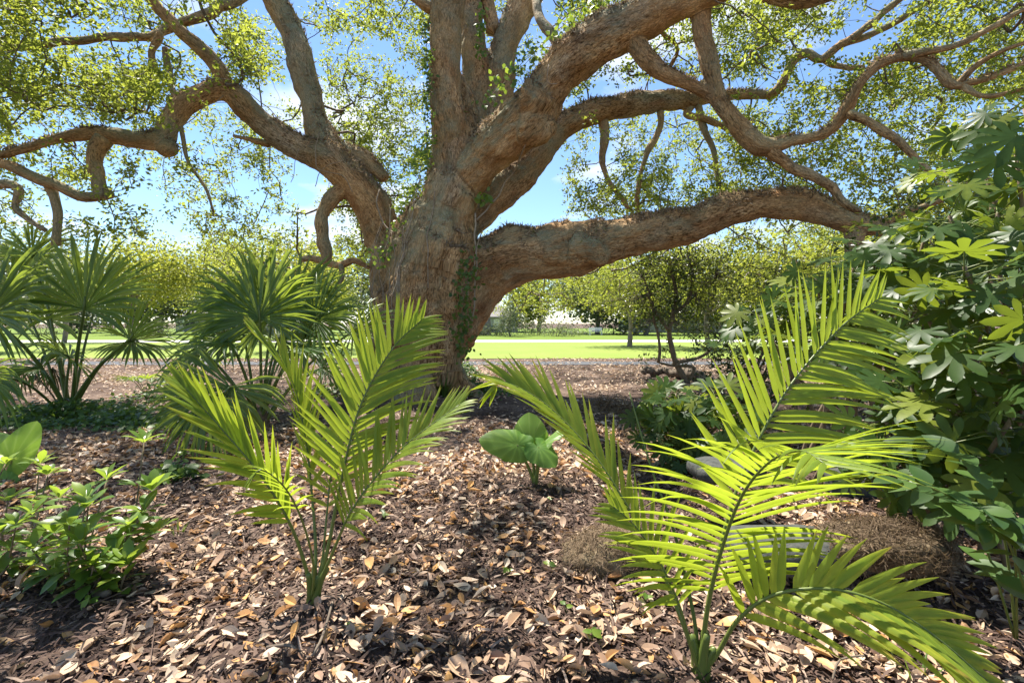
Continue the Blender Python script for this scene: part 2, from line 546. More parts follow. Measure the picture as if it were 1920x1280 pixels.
def strip(name, mat, xs, y0, y1, z, rows=2):
    """a flat sheet between two edges given as functions of x"""
    V = [[x, a + (b - a) * k / rows, z] for k in range(rows + 1) for x, a, b in zip(xs, y0, y1)]
    m = len(xs)
    F = [[r * m + i, r * m + i + 1, (r + 1) * m + i + 1, (r + 1) * m + i] for r in range(rows) for i in range(m - 1)]
    return link(name, mesh_np(name, np.array(V), [np.array(F)]), mat, kind='structure')
xs_ = np.linspace(-160, 160, 321)
wav = 0.35 * vnoise(np.stack([xs_ * .3, 0 * xs_, 0 * xs_], 1), 8)
strip('cart_path', M['asphalt'], xs_, 17.2 + 0 * xs_ + wav * .2, 18.6 + wav * .2, 0.012)
strip('lawn', M['lawn'], xs_, 20.2 + wav, 37.2 + 0.02 * xs_, 0.016, 6)
strip('path', M['concrete'], xs_, 37.2 + 0.02 * xs_, 42.0 + 0.02 * xs_, 0.012)
strip('far_lawn', M['lawn2'], xs_, 42.0 + 0.02 * xs_, 42.0 + 85 + 0 * xs_, 0.016, 6)

# ------------------------------------------------------------------ the live oak
oak = thing('live_oak', 'huge spreading live oak with thick twisting limbs in the middle of the garden', 'tree', (P(780, 745, 10.3)[0], 10.3, 0))
BIG = {
 'trunk': [(775, 800, 10.1, 150), (777, 760, 10.1, 116), (782, 725, 10.1, 97), (788, 680, 10.1, 82), (790, 630, 10.1, 77), (794, 570, 10.1, 84), (803, 505, 10.05, 86), (820, 440, 10.05, 72), (836, 400, 10.05, 61), (846, 368, 10.02, 61), (854, 330, 10.1, 54), (859, 280, 10.2, 50), (858, 225, 10.2, 45), (855, 185, 10.2, 36), (850, 140, 10.2, 18)],
 'limb_a': [(852, 330, 10.1, 30), (846, 250, 10.0, 38), (839, 180, 9.95, 33), (836, 110, 9.9, 29), (836, 50, 9.8, 29), (840, 0, 9.7, 31), (842, -70, 9.5, 30), (835, -250, 9.0, 26), (800, -400, 8.4, 20)],
 'limb_b': [(885, 260, 10.5, 42), (892, 180, 10.6, 30), (889, 100, 10.7, 27), (882, 0, 10.9, 26), (870, -150, 11.2, 24), (850, -300, 11.5, 18)],
 'limb_c': [(900, 260, 10.7, 36), (930, 170, 10.8, 31), (945, 100, 10.9, 30), (966, 40, 11, 30), (990, -10, 11.1, 30), (1030, -100, 11.2, 26), (1080, -220, 11.4, 20)],
 'limb_d': [(868, 345, 10.0, 46), (913, 288, 9.8, 48), (957, 243, 9.5, 54), (1000, 203, 9.3, 54), (1030, 160, 9.1, 45), (1075, 112, 8.9, 43), (1140, 68, 8.6, 42), (1220, 30, 8.3, 41), (1300, -10, 8.0, 38), (1390, -48, 7.7, 36), (1480, -24, 7.4, 36), (1570, -34, 7.2, 33), (1700, -90, 7, 27), (1860, -200, 6.6, 20)],
 'limb_e': [(850, 440, 10.6, 48), (898, 398, 10.9, 38), (940, 358, 11.1, 38), (977, 320, 11.2, 38), (1010, 281, 11.3, 35), (1048, 242, 11.4, 29), (1095, 217, 11.5, 24), (1150, 203, 11.7, 24), (1225, 191, 12, 25), (1280, 190, 12.2, 20), (1330, 184, 12.4, 14), (1400, 178, 12.6, 11), (1452, 180, 12.8, 8)],
 'limb_f': [(758, 660, 10.7, 66), (748, 590, 10.8, 56), (733, 510, 10.9, 44), (718, 450, 10.9, 37), (702, 390, 10.8, 34), (660, 338, 10.6, 33), (615, 298, 10.5, 32), (560, 278, 10.4, 25), (520, 254, 10.3, 25), (480, 220, 10.2, 25), (430, 170, 10, 23), (390, 176, 9.8, 20), (345, 200, 9.6, 20), (318, 235, 9.5, 20), (304, 264, 9.4, 20), (255, 264, 9.3, 17), (190, 253, 9.2, 15), (130, 256, 9, 12), (60, 275, 8.8, 10), (-20, 295, 8.6, 9), (-150, 300, 8.3, 8)],
 'limb_g': [(618, 298, 10.6, 29), (594, 235, 10.8, 28), (579, 170, 10.9, 26), (565, 110, 11, 27), (542, 50, 11.2, 27), (512, -10, 11.3, 25), (480, -90, 11.5, 22), (440, -200, 11.6, 18)],
 'limb_h': [(812, 670, 10.6, 56), (850, 590, 10.7, 62), (900, 520, 10.6, 66), (955, 485, 10.3, 61), (1050, 471, 9.95, 55), (1120, 458, 9.7, 46), (1180, 444, 9.5, 41), (1240, 430, 9.4, 39), (1300, 421, 9.3, 36), (1370, 396, 9.2, 33), (1430, 384, 9.1, 31), (1500, 382, 9.0, 28), (1550, 398, 8.9, 26), (1600, 414, 8.8, 23), (1650, 425, 8.7, 19), (1720, 430, 8.5, 15), (1800, 420, 8.3, 11)],
 'limb_i': [(1180, 58, 8.5, 26), (1200, 95, 8.4, 19), (1230, 125, 8.3, 16), (1260, 143, 8.2, 15), (1300, 160, 8.1, 15), (1345, 186, 8.0, 17), (1375, 222, 7.9, 20), (1400, 250, 7.9, 22), (1425, 272, 7.8, 23), (1452, 272, 7.8, 17), (1490, 262, 7.7, 13), (1530, 256, 7.6, 13), (1565, 240, 7.5, 14), (1588, 205, 7.4, 14), (1605, 165, 7.3, 12), (1640, 125, 7.2, 11), (1690, 107, 7.1, 10), (1740, 115, 7, 10), (1770, 145, 6.9, 11), (1790, 162, 6.9, 9), (1850, 148, 6.8, 7), (1930, 118, 6.7, 6), (2050, 80, 6.6, 5)],
 'limb_j': [(1290, -70, 8.3, 22), (1310, 10, 8.2, 22), (1320, 70, 8.1, 20), (1333, 130, 8, 18), (1350, 185, 7.95, 18)],
 'stub_a': [(640, 288, 10.8, 20), (685, 303, 10.85, 16), (714, 326, 10.9, 13), (723, 336, 10.9, 11)],
 'stub_b': [(1604, 415, 8.8, 20), (1602, 452, 8.8, 17), (1598, 478, 8.8, 13)],
 'knob_a': [(990, 190, 9.0, 44), (1022, 190, 8.9, 26), (1036, 189, 8.88, 12)],
 'knob_b': [(985, 232, 9.2, 46), (1015, 236, 9.15, 32), (1034, 238, 9.15, 14)],
 'knob_c': [(1085, 466, 9.5, 36), (1110, 474, 9.4, 34), (1130, 480, 9.38, 22), (1142, 482, 9.38, 8)],
 'knob_d': [(300, 262, 9.4, 20), (318, 282, 9.35, 17), (322, 290, 9.35, 13)],
 'root_a': [(760, 690, 10.0, 60), (700, 735, 9.7, 40), (640, 765, 9.3, 16)],
 'root_b': [(800, 690, 10.0, 60), (865, 745, 9.6, 40), (920, 765, 9.1, 14)],
 'root_c': [(770, 690, 9.8, 60), (765, 750, 9.2, 44), (750, 790, 8.7, 14)],
 'flute_a': [(742, 720, 9.45, 44), (750, 640, 9.42, 36), (765, 560, 9.4, 34), (790, 470, 9.45, 26)],
 'flute_b': [(838, 720, 9.5, 34), (846, 640, 9.45, 24), (850, 560, 9.4, 26), (856, 470, 9.45, 28)],
}
SMALL = [  # (points, distance from, to, radius from, to) in photograph pixels
 ([(1590, 215), (1625, 228), (1670, 255), (1712, 292), (1750, 330)], 7.3, 6.6, 9, 5),
 ([(1440, 282), (1465, 300), (1500, 320), (1555, 345), (1580, 378), (1610, 396)], 7.8, 7.6, 11, 7),
 ([(1440, 182), (1455, 172), (1470, 150), (1490, 112), (1515, 100), (1540, 110), (1575, 85), (1625, 50), (1680, 5), (1720, -40)], 12.7, 11, 9, 6),
 ([(1540, 110), (1560, 122), (1590, 128), (1620, 126)], 12, 11.6, 7, 4),
 ([(1575, 85), (1640, 62), (1690, 35), (1740, 5), (1790, -20)], 11.8, 10.5, 7, 4),
 ([(1690, 107), (1740, 98), (1800, 82), (1860, 52), (1935, 10)], 7.1, 6.4, 8, 5),
 ([(1800, 160), (1830, 178), (1870, 180), (1930, 165)], 6.9, 6.4, 6, 3),
 ([(1795, 160), (1835, 120), (1880, 95), (1940, 75)], 6.9, 6.3, 6, 3),
 ([(1310, 198), (1318, 240), (1338, 285), (1345, 335), (1360, 360)], 12.2, 12, 7, 3),
 ([(1300, 195), (1290, 215), (1330, 225), (1370, 245), (1395, 275)], 12.3, 11.8, 8, 4),
 ([(1240, 210), (1235, 245), (1212, 290), (1198, 340), (1195, 395)], 12, 11.7, 7, 4),
 ([(1130, 220), (1133, 265), (1128, 305)], 11.6, 11.5, 10, 6),
 ([(1128, 300), (1140, 340), (1165, 370), (1178, 390)], 11.5, 11.3, 6, 3),
 ([(195, 262), (181, 280), (177, 300), (184, 335), (193, 370)], 9.2, 9.1, 16, 11),
 ([(210, 364), (192, 368), (160, 370), (120, 355), (70, 335), (0, 305), (-80, 290)], 9.15, 8.4, 9, 10),
 ([(92, 350), (106, 390), (106, 460)], 8.9, 8.9, 9, 7),
 ([(-20, 345), (30, 350), (28, 385), (45, 405), (85, 432)], 8.6, 8.6, 8, 4),
 ([(425, 160), (395, 110), (350, 70), (310, 30), (262, -25), (200, -80)], 9.9, 8.8, 14, 9),
 ([(480, -20), (400, 22), (320, 50), (280, 68), (200, 72), (120, 78), (60, 88), (-40, 92)], 11, 8.8, 10, 6),
 ([(300, 62), (285, 100), (292, 135), (280, 170), (265, 190)], 9.8, 9.8, 7, 4),
 ([(310, 90), (318, 140), (325, 175), (345, 195)], 9.7, 9.6, 6, 5),
 ([(648, 352), (612, 385), (603, 415), (606, 450), (613, 480), (608, 492)], 10.5, 10.4, 15, 9),
 ([(608, 490), (585, 484), (566, 486)], 10.4, 10.2, 8, 5),
 ([(608, 490), (640, 496), (665, 488), (692, 502)], 10.4, 10.5, 8, 4),
 ([(640, 496), (640, 520), (628, 545)], 10.4, 10.4, 6, 3),
 ([(505, 272), (470, 262), (438, 254)], 10.3, 10.1, 7, 3),
 ([(925, 60), (918, 20), (905, -30)], 10.9, 10.9, 14, 11),
 ([(815, 20), (795, 8), (770, -10)], 9.8, 9.5, 12, 9),
 ([(1065, 105), (1030, 60), (1010, 30), (1005, 0)], 8.9, 9.6, 12, 8),
 ([(340, 240), (352, 300), (385, 350), (400, 395)], 9.5, 9.4, 4, 2),
 ([(1650, 425), (1690, 400), (1740, 385), (1800, 360)], 8.7, 7.8, 9, 5),
 ([(1240, 60), (1270, 90), (1260, 120), (1240, 150)], 9.5, 10, 4, 3),
]
def limb_path(pts):
    q = np.array([np.append(P(x, y, d), r * d / FPX) for x, y, d, r in pts])
    return cr(q, 0.16)
SKEL_P, SKEL_R = [], []
def big_tree():
    src = MB()
    segA, segB, segR, segId, segS, segU, segW = [], [], [], [], [], [], []
    names = list(BIG)
    for k, nm in enumerate(names):
        c = limb_path(BIG[nm])
        wob = 0.035 if nm[:4] == 'limb' else 0.0
        nz = np.stack([vnoise(c[:, :3] * 1.1, 20 + j + k) for j in range(3)], 1)
        c[:, :3] += nz * wob * np.minimum(1, c[:, 3:4] / .2)
        c[:, 3] *= (.92 if nm[:4] == 'limb' else .97) * (1 + 0.10 * vnoise(c[:, :3] * 1.6, 40 + k))
        V, F = tube(c[:, :3], c[:, 3], 14)
        src.add(V, F)
        T, U, W = frames(c[:, :3])
        s = np.concatenate([[0], np.cumsum(np.linalg.norm(np.diff(c[:, :3], axis=0), axis=1))])
        segA.append(c[:-1, :3]); segB.append(c[1:, :3]); segR.append((c[:-1, 3] + c[1:, 3]) / 2)
        segId.append(np.full(len(c) - 1, k)); segS.append(s[:-1]); segU.append(U[:-1]); segW.append(W[:-1])
        if nm[:4] == 'limb':
            SKEL_P.append(c[::2, :3]); SKEL_R.append(c[::2, 3])
    o = link('tmp', src.mesh('tmp'), M['bark'])
    md = o.modifiers.new('r', 'REMESH'); md.mode = 'VOXEL'; md.voxel_size = 0.03; md.adaptivity = 0
    sm = o.modifiers.new('s', 'SMOOTH'); sm.factor = 0.5; sm.iterations = 5
    dg = bpy.context.evaluated_depsgraph_get()
    ev = o.evaluated_get(dg)
    me = bpy.data.meshes.new_from_object(ev)
    n = len(me.vertices)
    V = np.empty(n * 3, np.float32); me.vertices.foreach_get('co', V); V = V.reshape(-1, 3).astype(float)
    nr = np.empty(n * 3, np.float32); me.vertices.foreach_get('normal', nr); nr = nr.reshape(-1, 3).astype(float)
    F = np.empty(len(me.loops), np.int32); me.loops.foreach_get('vertex_index', F); F = F.reshape(-1, 4)
    bpy.data.objects.remove(o); bpy.data.meshes.remove(me)
    A, B, RR, ID, S, U, W = [np.concatenate(x) for x in (segA, segB, segR, segId, segS, segU, segW)]
    D = B - A; L2 = np.sum(D * D, 1)
    mid = (A + B) / 2
    minor = np.array([nm[:4] in ('knob', 'root', 'flut') for nm in names])[ID]
    RR = np.where(minor, RR - 50, RR)                 # bark runs with the limb a knob sits on
    idx = np.empty(n, np.int64)
    m2 = (mid * mid).sum(1).astype(np.float32); m32 = mid.astype(np.float32).T.copy(); r32 = RR.astype(np.float32) 
    for a in range(0, n, 20000):
        v = V[a:a + 20000].astype(np.float32)
        d2 = (v * v).sum(1)[:, None] + m2 - 2 * (v @ m32)
        idx[a:a + 20000] = (np.sqrt(np.maximum(d2, 0)) - r32).argmin(1)
    tt = np.clip(((V - A[idx]) * D[idx]).sum(1) / L2[idx], 0, 1)
    rel = V - (A[idx] + tt[:, None] * D[idx])
    sl_ = S[idx] + tt * np.sqrt(L2[idx])
    bk = np.stack([(rel * U[idx]).sum(1), (rel * W[idx]).sum(1), sl_ * 0.42], 1)
    bk += ID[idx][:, None] * np.array([3.1, 1.7, 5.3])
    # burls, flutes, bark plates
    rad = np.clip(RR[idx] / 0.5, 0.15, 1.2)
    disp = 0.075 * rad * fbm(V * 1.3, 2, 60) + 0.045 * rad * fbm(V * 4.0, 2, 61)
    rid = 1 - np.abs(vnoise(bk * np.array([9, 9, 9]), 62))
    rid2 = 1 - np.abs(vnoise(bk * np.array([19, 19, 17]), 63))
    disp += (-0.016 * rid ** 4 - 0.012 * rid2 ** 3 + 0.010 * vnoise(bk * 26, 64)) * np.clip(rad, .35, 1)
    # vertical flutes at the foot
    foot = np.clip((1.9 - V[:, 2]) / 1.7, 0, 1) * (np.abs(V[:, 0] + 2.0) < 2.2)
    ang = np.arctan2(V[:, 0] + 1.95, -(V[:, 1] - 10.3))
    disp += foot * (0.09 * np.sin(ang * 7 + 1.3 * vnoise(V * .8, 65)) - 0.02)
    V = V + nr * disp[:, None]
    # normals of the finished surface, shared by all pieces
    e1, e2 = V[F[:, 2]] - V[F[:, 0]], V[F[:, 3]] - V[F[:, 1]]
    fn = np.cross(e1, e2)
    vn = np.zeros_like(V)
    for k in range(4):
        for ax in range(3):
            vn[:, ax] += np.bincount(F[:, k], fn[:, ax], n)
    vn = unit(vn)
    owner = np.arange(len(names))
    for k, nm in enumerate(names):
        if nm[:4] in ('root', 'flut'): owner[k] = names.index('trunk')
        if nm in ('knob_a', 'knob_b'): owner[k] = names.index('limb_d')
        if nm == 'knob_c': owner[k] = names.index('limb_h')
        if nm in ('knob_d', 'stub_a'): owner[k] = names.index('limb_f')
        if nm == 'stub_b': owner[k] = names.index('limb_h')
    fid = owner[ID[idx[F[:, 0]]]]
    loc = root_loc(oak)
    for k in np.unique(fid):
        f = F[fid == k]
        used, inv = np.unique(f, return_inverse=True)
        nm = 'trunk' if names[k] == 'trunk' else 'limb'
        me = mesh_np(nm, V[used] - loc, [inv.reshape(-1, 4)], True, None, {'bk': bk[used]})
        me.normals_split_custom_set_from_vertices(vn[used].tolist())
        link(nm, me, M['bark'], oak)
    return V, vn, rad
OAKV, OAKN, OAKRAD = big_tree()

def small_branches():
    for k, (pts, d0, d1, r0, r1) in enumerate(SMALL):
        m = len(pts)
        q = []
        for i, (x, y) in enumerate(pts):
            f = i / (m - 1); d = d0 + (d1 - d0) * f
            q.append(np.append(P(x, y, d), (r0 + (r1 - r0) * f) * d / FPX))
        c = cr(q, 0.07)
        nz = np.stack([vnoise(c[:, :3] * 4.0, 80 + j + k) for j in range(3)], 1)
        c[:, :3] += nz * np.minimum(0.03, c[:, 3:4] * .35)
        c[:, 3] *= 1 + 0.16 * vnoise(c[:, :3] * 5, 90 + k)
        V, F = tube(c[:, :3], c[:, 3], 9, wob=0.12, seed=k)
        T, U, W = frames(c[:, :3])
        s = np.concatenate([[0], np.cumsum(np.linalg.norm(np.diff(c[:, :3], axis=0), axis=1))])
        a = np.linspace(0, 2 * math.pi, 9, endpoint=False)
        rr = np.repeat(np.concatenate([c[:1, 3], c[:, 3], c[-1:, 3]]), 9); ss = np.repeat(np.concatenate([s[:1], s, s[-1:]]), 9)
        aa = np.tile(a, len(c) + 2)
        bk = np.stack([rr * np.cos(aa), rr * np.sin(aa), ss * .42], 1) + k * 2.3
        link('branch', mesh_np('branch', V - root_loc(oak), F, True, None, {'bk': bk}), M['bark'], oak)
        SKEL_P.append(c[::3, :3]); SKEL_R.append(c[::3, 3])
small_branches()

# ---- the crown: sprays of leaves tied to the branches by twigs
def box_points(n, x0, x1, y0, y1, d0, d1, g):
    d = g.uniform(d0, d1, n)
    return np.stack([(g.uniform(x0, x1, n) - 960) / FPX * d, d, CAMH - (g.uniform(y0, y1, n) - HOR) / FPX * d], 1)
def gappy(p, thr, seed, scale=0.8):
    return p[fbm(p * scale, 2, seed) > thr]
def crown():
    g = np.random.default_rng(11)
    W = [(-160, 470, -160, 190, 6.2, 12, 1250, -.15), (-160, 330, 150, 300, 7, 12, 420, -.05), (-160, 260, 300, 450, 7.5, 11.5, 320, .05),
         (320, 560, 190, 300, 10, 13.5, 110, -.1), (300, 560, 300, 460, 9, 13, 200, .05), (420, 560, -160, 150, 8, 13, 300, -.1), (560, 830, -160, 60, 9, 14, 260, -.1),
         (610, 810, 20, 400, 11, 14.5, 560, -.12), (560, 700, 380, 540, 12, 16, 160, 0), (380, 560, 420, 520, 12, 17, 110, .05),
         (880, 1120, -160, 180, 11.3, 14.5, 340, -.15),
         (1060, 1500, -160, 190, 8.5, 13.5, 860, -.15), (1400, 1980, -160, 180, 6.5, 12, 1050, -.2), (1060, 1450, 200, 400, 9.5, 14.5, 860, -.15),
         (1450, 1980, 160, 400, 8, 14, 780, -.15), (900, 1220, 470, 585, 13, 19, 300, -.1), (1180, 1960, 400, 560, 11, 18, 620, -.1)]
    pts = []
    for k, (x0, x1, y0, y1, d0, d1, n, thr) in enumerate(W):
        p = gappy(box_points(n * 2, x0, x1, y0, y1, d0, d1, g), thr, 100 + k % 3)
        pts.append(p[:n])
    C = np.vstack(pts)
    # unseen sprays added overhead, set where they shape the dapple on the garden
    q = np.stack([g.uniform(-11, 11, 4200), g.uniform(1.2, 9.5, 4200), g.uniform(5.2, 8.5, 4200)], 1)
    q = q[(q[:, 2] - CAMH) / np.maximum(q[:, 1], .3) > 0.78]
    gp = q - np.array(SUN_DIR) * (q[:, 2:3] / SUN_DIR.z)          # where its shadow falls
    sh = np.clip(.16 + .55 * fbm(gp * .55, 2, 140), 0, .8)
    for px, py, rx, ry, s in SHADE:
        c = G(px, py)
        f = np.exp(-(((gp[:, 0] - c[0]) / rx) ** 2 + ((gp[:, 1] - c[1]) / ry) ** 2))
        sh = sh + (s - sh) * f
    q = q[g.random(len(q)) < sh]
    q2 = np.stack([g.uniform(-11, 11, 700), g.uniform(9, 16, 700), g.uniform(9.5, 13, 700)], 1)
    q2 = gappy(q2, 0.45, 141, 0.42)
    nin = len(C)
    C = np.vstack([C, q, q2])
    SP = np.vstack(SKEL_P); SR = np.concatenate(SKEL_R)
    isin = np.arange(len(C)) < nin
    # sprays removed so that sun reaches the ground spots meant to be lit
    gp = C - np.array(SUN_DIR) * (C[:, 2:3] / SUN_DIR.z)
    drop = np.zeros(len(C))
    for px, py, rx, ry, s in SHADE:
        if s < .12 and py > 780:
            c = G(px, py)
            drop = np.maximum(drop, .85 * np.exp(-(((gp[:, 0] - c[0]) / rx) ** 2 + ((gp[:, 1] - c[1]) / ry) ** 2)))
    kp = (g.random(len(C)) > drop) | (C[:, 1] > 9) | (C[:, 2] < 4.6)
    C, isin = C[kp], isin[kp]
    # the big limbs are bare: no sprays right around or below-front of them
    thick = SR > .075
    bp_, br_ = SP[thick], SR[thick]
    lim = np.stack([bp_[:, 0] / bp_[:, 1], (bp_[:, 2] - CAMH) / bp_[:, 1]], 1)
    keep = np.ones(len(C), bool)
    for i, c in enumerate(C):
        if np.min(np.linalg.norm(bp_ - c, axis=1) - br_) < .38: keep[i] = False; continue
        s = np.array([c[0] / c[1], (c[2] - CAMH) / c[1]])
        near_ = (np.linalg.norm(lim - s, axis=1) < br_ / bp_[:, 1] + .034) & (c[1] < bp_[:, 1])
        if near_.any() and g.random() < .96: keep[i] = False
    C, isin = C[keep], isin[keep]
    dmin = np.array([np.min(((SP - c) ** 2).sum(1)) for c in C])
    order = np.argsort(dmin)
    C, isin = C[order], isin[order]
    nodes = np.vstack([SP, C]); npl = len(SP)
    par = np.empty(len(C), int)
    for i in range(len(C)):
        d = nodes[:npl] - C[i]
        d = np.einsum('ij,ij->i', d, d)
        d[:len(SP)] *= 0.8
        par[i] = d.argmin()
        npl += 1
    cnt = np.ones(len(C))
    for i in range(len(C) - 1, -1, -1):
        j = par[i] - len(SP)
        if j >= 0: cnt[j] += cnt[i]
    # twigs
    mb = MB()
    sides = 4
    for i in range(len(C)):
        a, b = nodes[par[i]], C[i]
        L = np.linalg.norm(b - a)
        if L < 0.03: continue
        m = max(4, min(12, int(L / 0.13)))
        t = np.linspace(0, 1, m)[:, None]
        off = np.cumsum(g.normal(size=(m, 3)), 0)
        off = (off - off[:1]) - t * (off[-1:] - off[:1])
        mid = a + (b - a) * t + off * (0.055 * L / math.sqrt(m)) * 1.6
        mid[:, 2] += np.sin(t[:, 0] * math.pi) * L * 0.08 * g.normal()
        r0 = 0.0035 + 0.0022 * cnt[i] ** 0.5
        r1 = 0.003 + 0.0019 * max(cnt[i] - 1, 0) ** 0.5
        V, F = tube(mid, np.linspace(r0, r1, m), sides, cap=False)
        mb.add(V, F)
    mb.build('twigs', M['twig'], oak, kind='stuff')
    # leaves: a few twiglets in each spray carry them
    pos, rot, scl, tin = [], [], [], []
    cl_t = .42 + .22 * fbm(C * .9, 2, 77)
    for i in range(len(C)):
        near = C[i, 1]
        if isin[i]:
            k = int(g.integers(22, 40)); sz = (0.06, 0.105)
        else:
            k = 20; sz = (0.11, 0.17)
        nt_ = 6
        dirs = unit(g.normal(size=(nt_, 3)) * [1, 1, .7])
        ln = g.uniform(.12, .36, nt_)
        w_ = g.integers(0, nt_, k)
        u = g.uniform(.25, 1.05, k)
        p = C[i] + dirs[w_] * (ln[w_] * u)[:, None] + g.normal(size=(k, 3)) * .03
        z = unit(g.normal(size=(k, 3)) * .75 + [0, 0, .55])
        x = dirs[w_] + g.normal(size=(k, 3)) * .8
        x = unit(x - z * np.sum(x * z, 1, keepdims=True))
        pos.append(p); rot.append(np.stack([x, np.cross(z, x), z], -1))
        scl.append(g.uniform(*sz, k))
        tin.append(np.clip(g.normal(cl_t[i] + .03, .2, k), 0, 1))
    pos, rot, scl, tin = np.concatenate(pos), np.concatenate(rot), np.concatenate(scl), np.concatenate(tin)
    ok = (pos[:, 1] > 4.5) | (pos[:, 2] > 4.8)
    pos, rot, scl, tin = pos[ok], rot[ok], scl[ok], tin[ok]
    mb = MB()
    scatter(mb, *DIAMOND, pos, rot, np.stack([scl, scl * 1.05, scl], 1), tin)
    mb.build('crown', M['oak_leaf'], oak, smooth=False, kind='stuff')
    print('oak sprays', len(C), 'leaves', len(pos))
# ground spots for which the added overhead sprays are packed or thinned
SHADE = [(900, 1010, .9, 1.0, .95), (900, 760, 1.6, 1.6, .8), (60, 1200, .9, .4, .9), (860, 1130, .35, .25, .8), (120, 850, 1.6, .8, .7), (1150, 940, .6, .6, .8), (1800, 1050, .8, .8, .7),
         (560, 1030, .9, .7, .0), (300, 1150, .7, .35, .1), (1130, 1160, .3, .2, 0), (1520, 1150, 1.0, .6, .0), (870, 840, .35, .6, 0), (1000, 700, 4, 2.5, .1), (660, 760, .8, .8, .1), (150, 1000, .6, .5, .1), (1450, 800, 1.2, 1.2, .1), (740, 1255, .6, .45, 0), (1810, 1400, .9, .5, 0), (1725, 1490, .8, .45, 0), (1400, 1400, .6, .4, 0), (450, 1250, .6, .4, .05), (210, 1120, .6, .35, 0)]
crown()

def fern_mats():
    """dry resurrection fern along the tops of the limbs"""
    g = np.random.default_rng(5)
    up = OAKN[:, 2]
    msk = (up > 0.25) & (OAKV[:, 2] > 2.0) & (fbm(OAKV * 1.5, 2, 33) > -0.25)
    ids = np.nonzero(msk)[0]
    pr = np.clip(up[ids] - .2, 0, 1); pr /= pr.sum()
    ids = g.choice(ids, 23000, p=pr)
    u = np.linspace(0, 1, 4)
    tv = np.array([[t, s * (.10 * (1 - t) + .012), .55 * t - .75 * t * t] for t in u for s in (-1, 1)])
    tf = [np.array([[2 * i, 2 * i + 1, 2 * i + 3, 2 * i + 2] for i in range(3)])]
    n = len(ids)
    z = unit(OAKN[ids] + g.normal(size=(n, 3)) * .35)
    x = g.normal(size=(n, 3)); x = unit(x - z * np.sum(x * z, 1, keepdims=True))
    x = unit(x * .9 + z * .55)
    y = unit(np.cross(z, x)); z = np.cross(x, y)
    s = g.uniform(.05, .15, n)
    mb = MB()
    scatter(mb, tv, tf, OAKV[ids] - OAKN[ids] * .004, np.stack([x, y, z], -1), s, np.clip(g.normal(.5, .22, n) + .25 * (g.random(n) < .05), 0, 1))
    mb.build('fern_mat', M['fern'], oak, smooth=False, kind='stuff')
fern_mats()

def trailing_roots():
    """thin dead vines hanging on the trunk and limbs"""
    g = np.random.default_rng(15)
    lines = [([(815, 360, 9.45), (806, 420, 9.35), (803, 470, 9.3), (804, 540, 9.35)], .011), ([(790, 330, 9.6), (775, 390, 9.5), (760, 470, 9.4), (742, 560, 9.35), (735, 640, 9.3)], .012),
             ([(890, 400, 9.4), (892, 470, 9.2), (891, 560, 9.2), (884, 600, 9.25)], .016), ([(985, 300, 9.9), (950, 340, 9.9), (915, 390, 9.7), (893, 412, 9.5)], .016),
             ([(905, 430, 9.2), (890, 480, 9.15), (878, 560, 9.2), (874, 610, 9.2)], .010), ([(715, 355, 10.0), (708, 400, 9.95), (728, 430, 9.9), (745, 440, 9.75)], .016),
             ([(1030, 120, 8.5), (1026, 150, 8.45), (1045, 160, 8.5)], .008), ([(600, 250, 10.1), (592, 310, 10.0), (640, 330, 10.05), (660, 360, 10.1)], .010),
             ([(345, 180, 9.3), (420, 150, 9.6), (500, 200, 9.9), (560, 260, 10)], .008), ([(290, 265, 9.1), (340, 240, 9.3), (420, 180, 9.6)], .008),
             ([(560, 280, 10.05), (550, 330, 10.05), (545, 345, 10.05)], .006), ([(640, 300, 10.0), (610, 310, 10), (590, 350, 10.1)], .008)]
    for i in range(16):
        x, y = g.uniform(700, 780), g.uniform(380, 520)
        lines.append(([(x, y, 9.75), (x + g.uniform(-25, 10), y + 60, 9.6), (x + g.uniform(-40, 10), y + 130, 9.5), (x + g.uniform(-40, 20), y + 210, 9.45)], .007))
    FV = OAKV[(OAKV[:, 1] < 10.3)][::2]
    for pts, r in lines:
        c = cr([P(*p) for p in pts], .08)
        c = c + np.stack([vnoise(c * 3.5, 200 + j) for j in range(3)], 1) * .05
        # keep on the bark
        out = []
        for p in c:
            nb = np.nonzero((np.abs(FV[:, 0] - p[0]) < .05) & (np.abs(FV[:, 2] - p[2]) < .05))[0]
            out.append([p[0], min(p[1], FV[nb, 1].min() - r * .5) if len(nb) else p[1], p[2]])
        out = np.array(out)
        out[:, 1] = np.convolve(np.pad(out[:, 1], 2, 'edge'), np.ones(5) / 5, 'valid')
        mb = MB(); mb.add(*tube(out, r, 5))
        mb.build('hanging_root', M['vine'], oak)
trailing_roots()
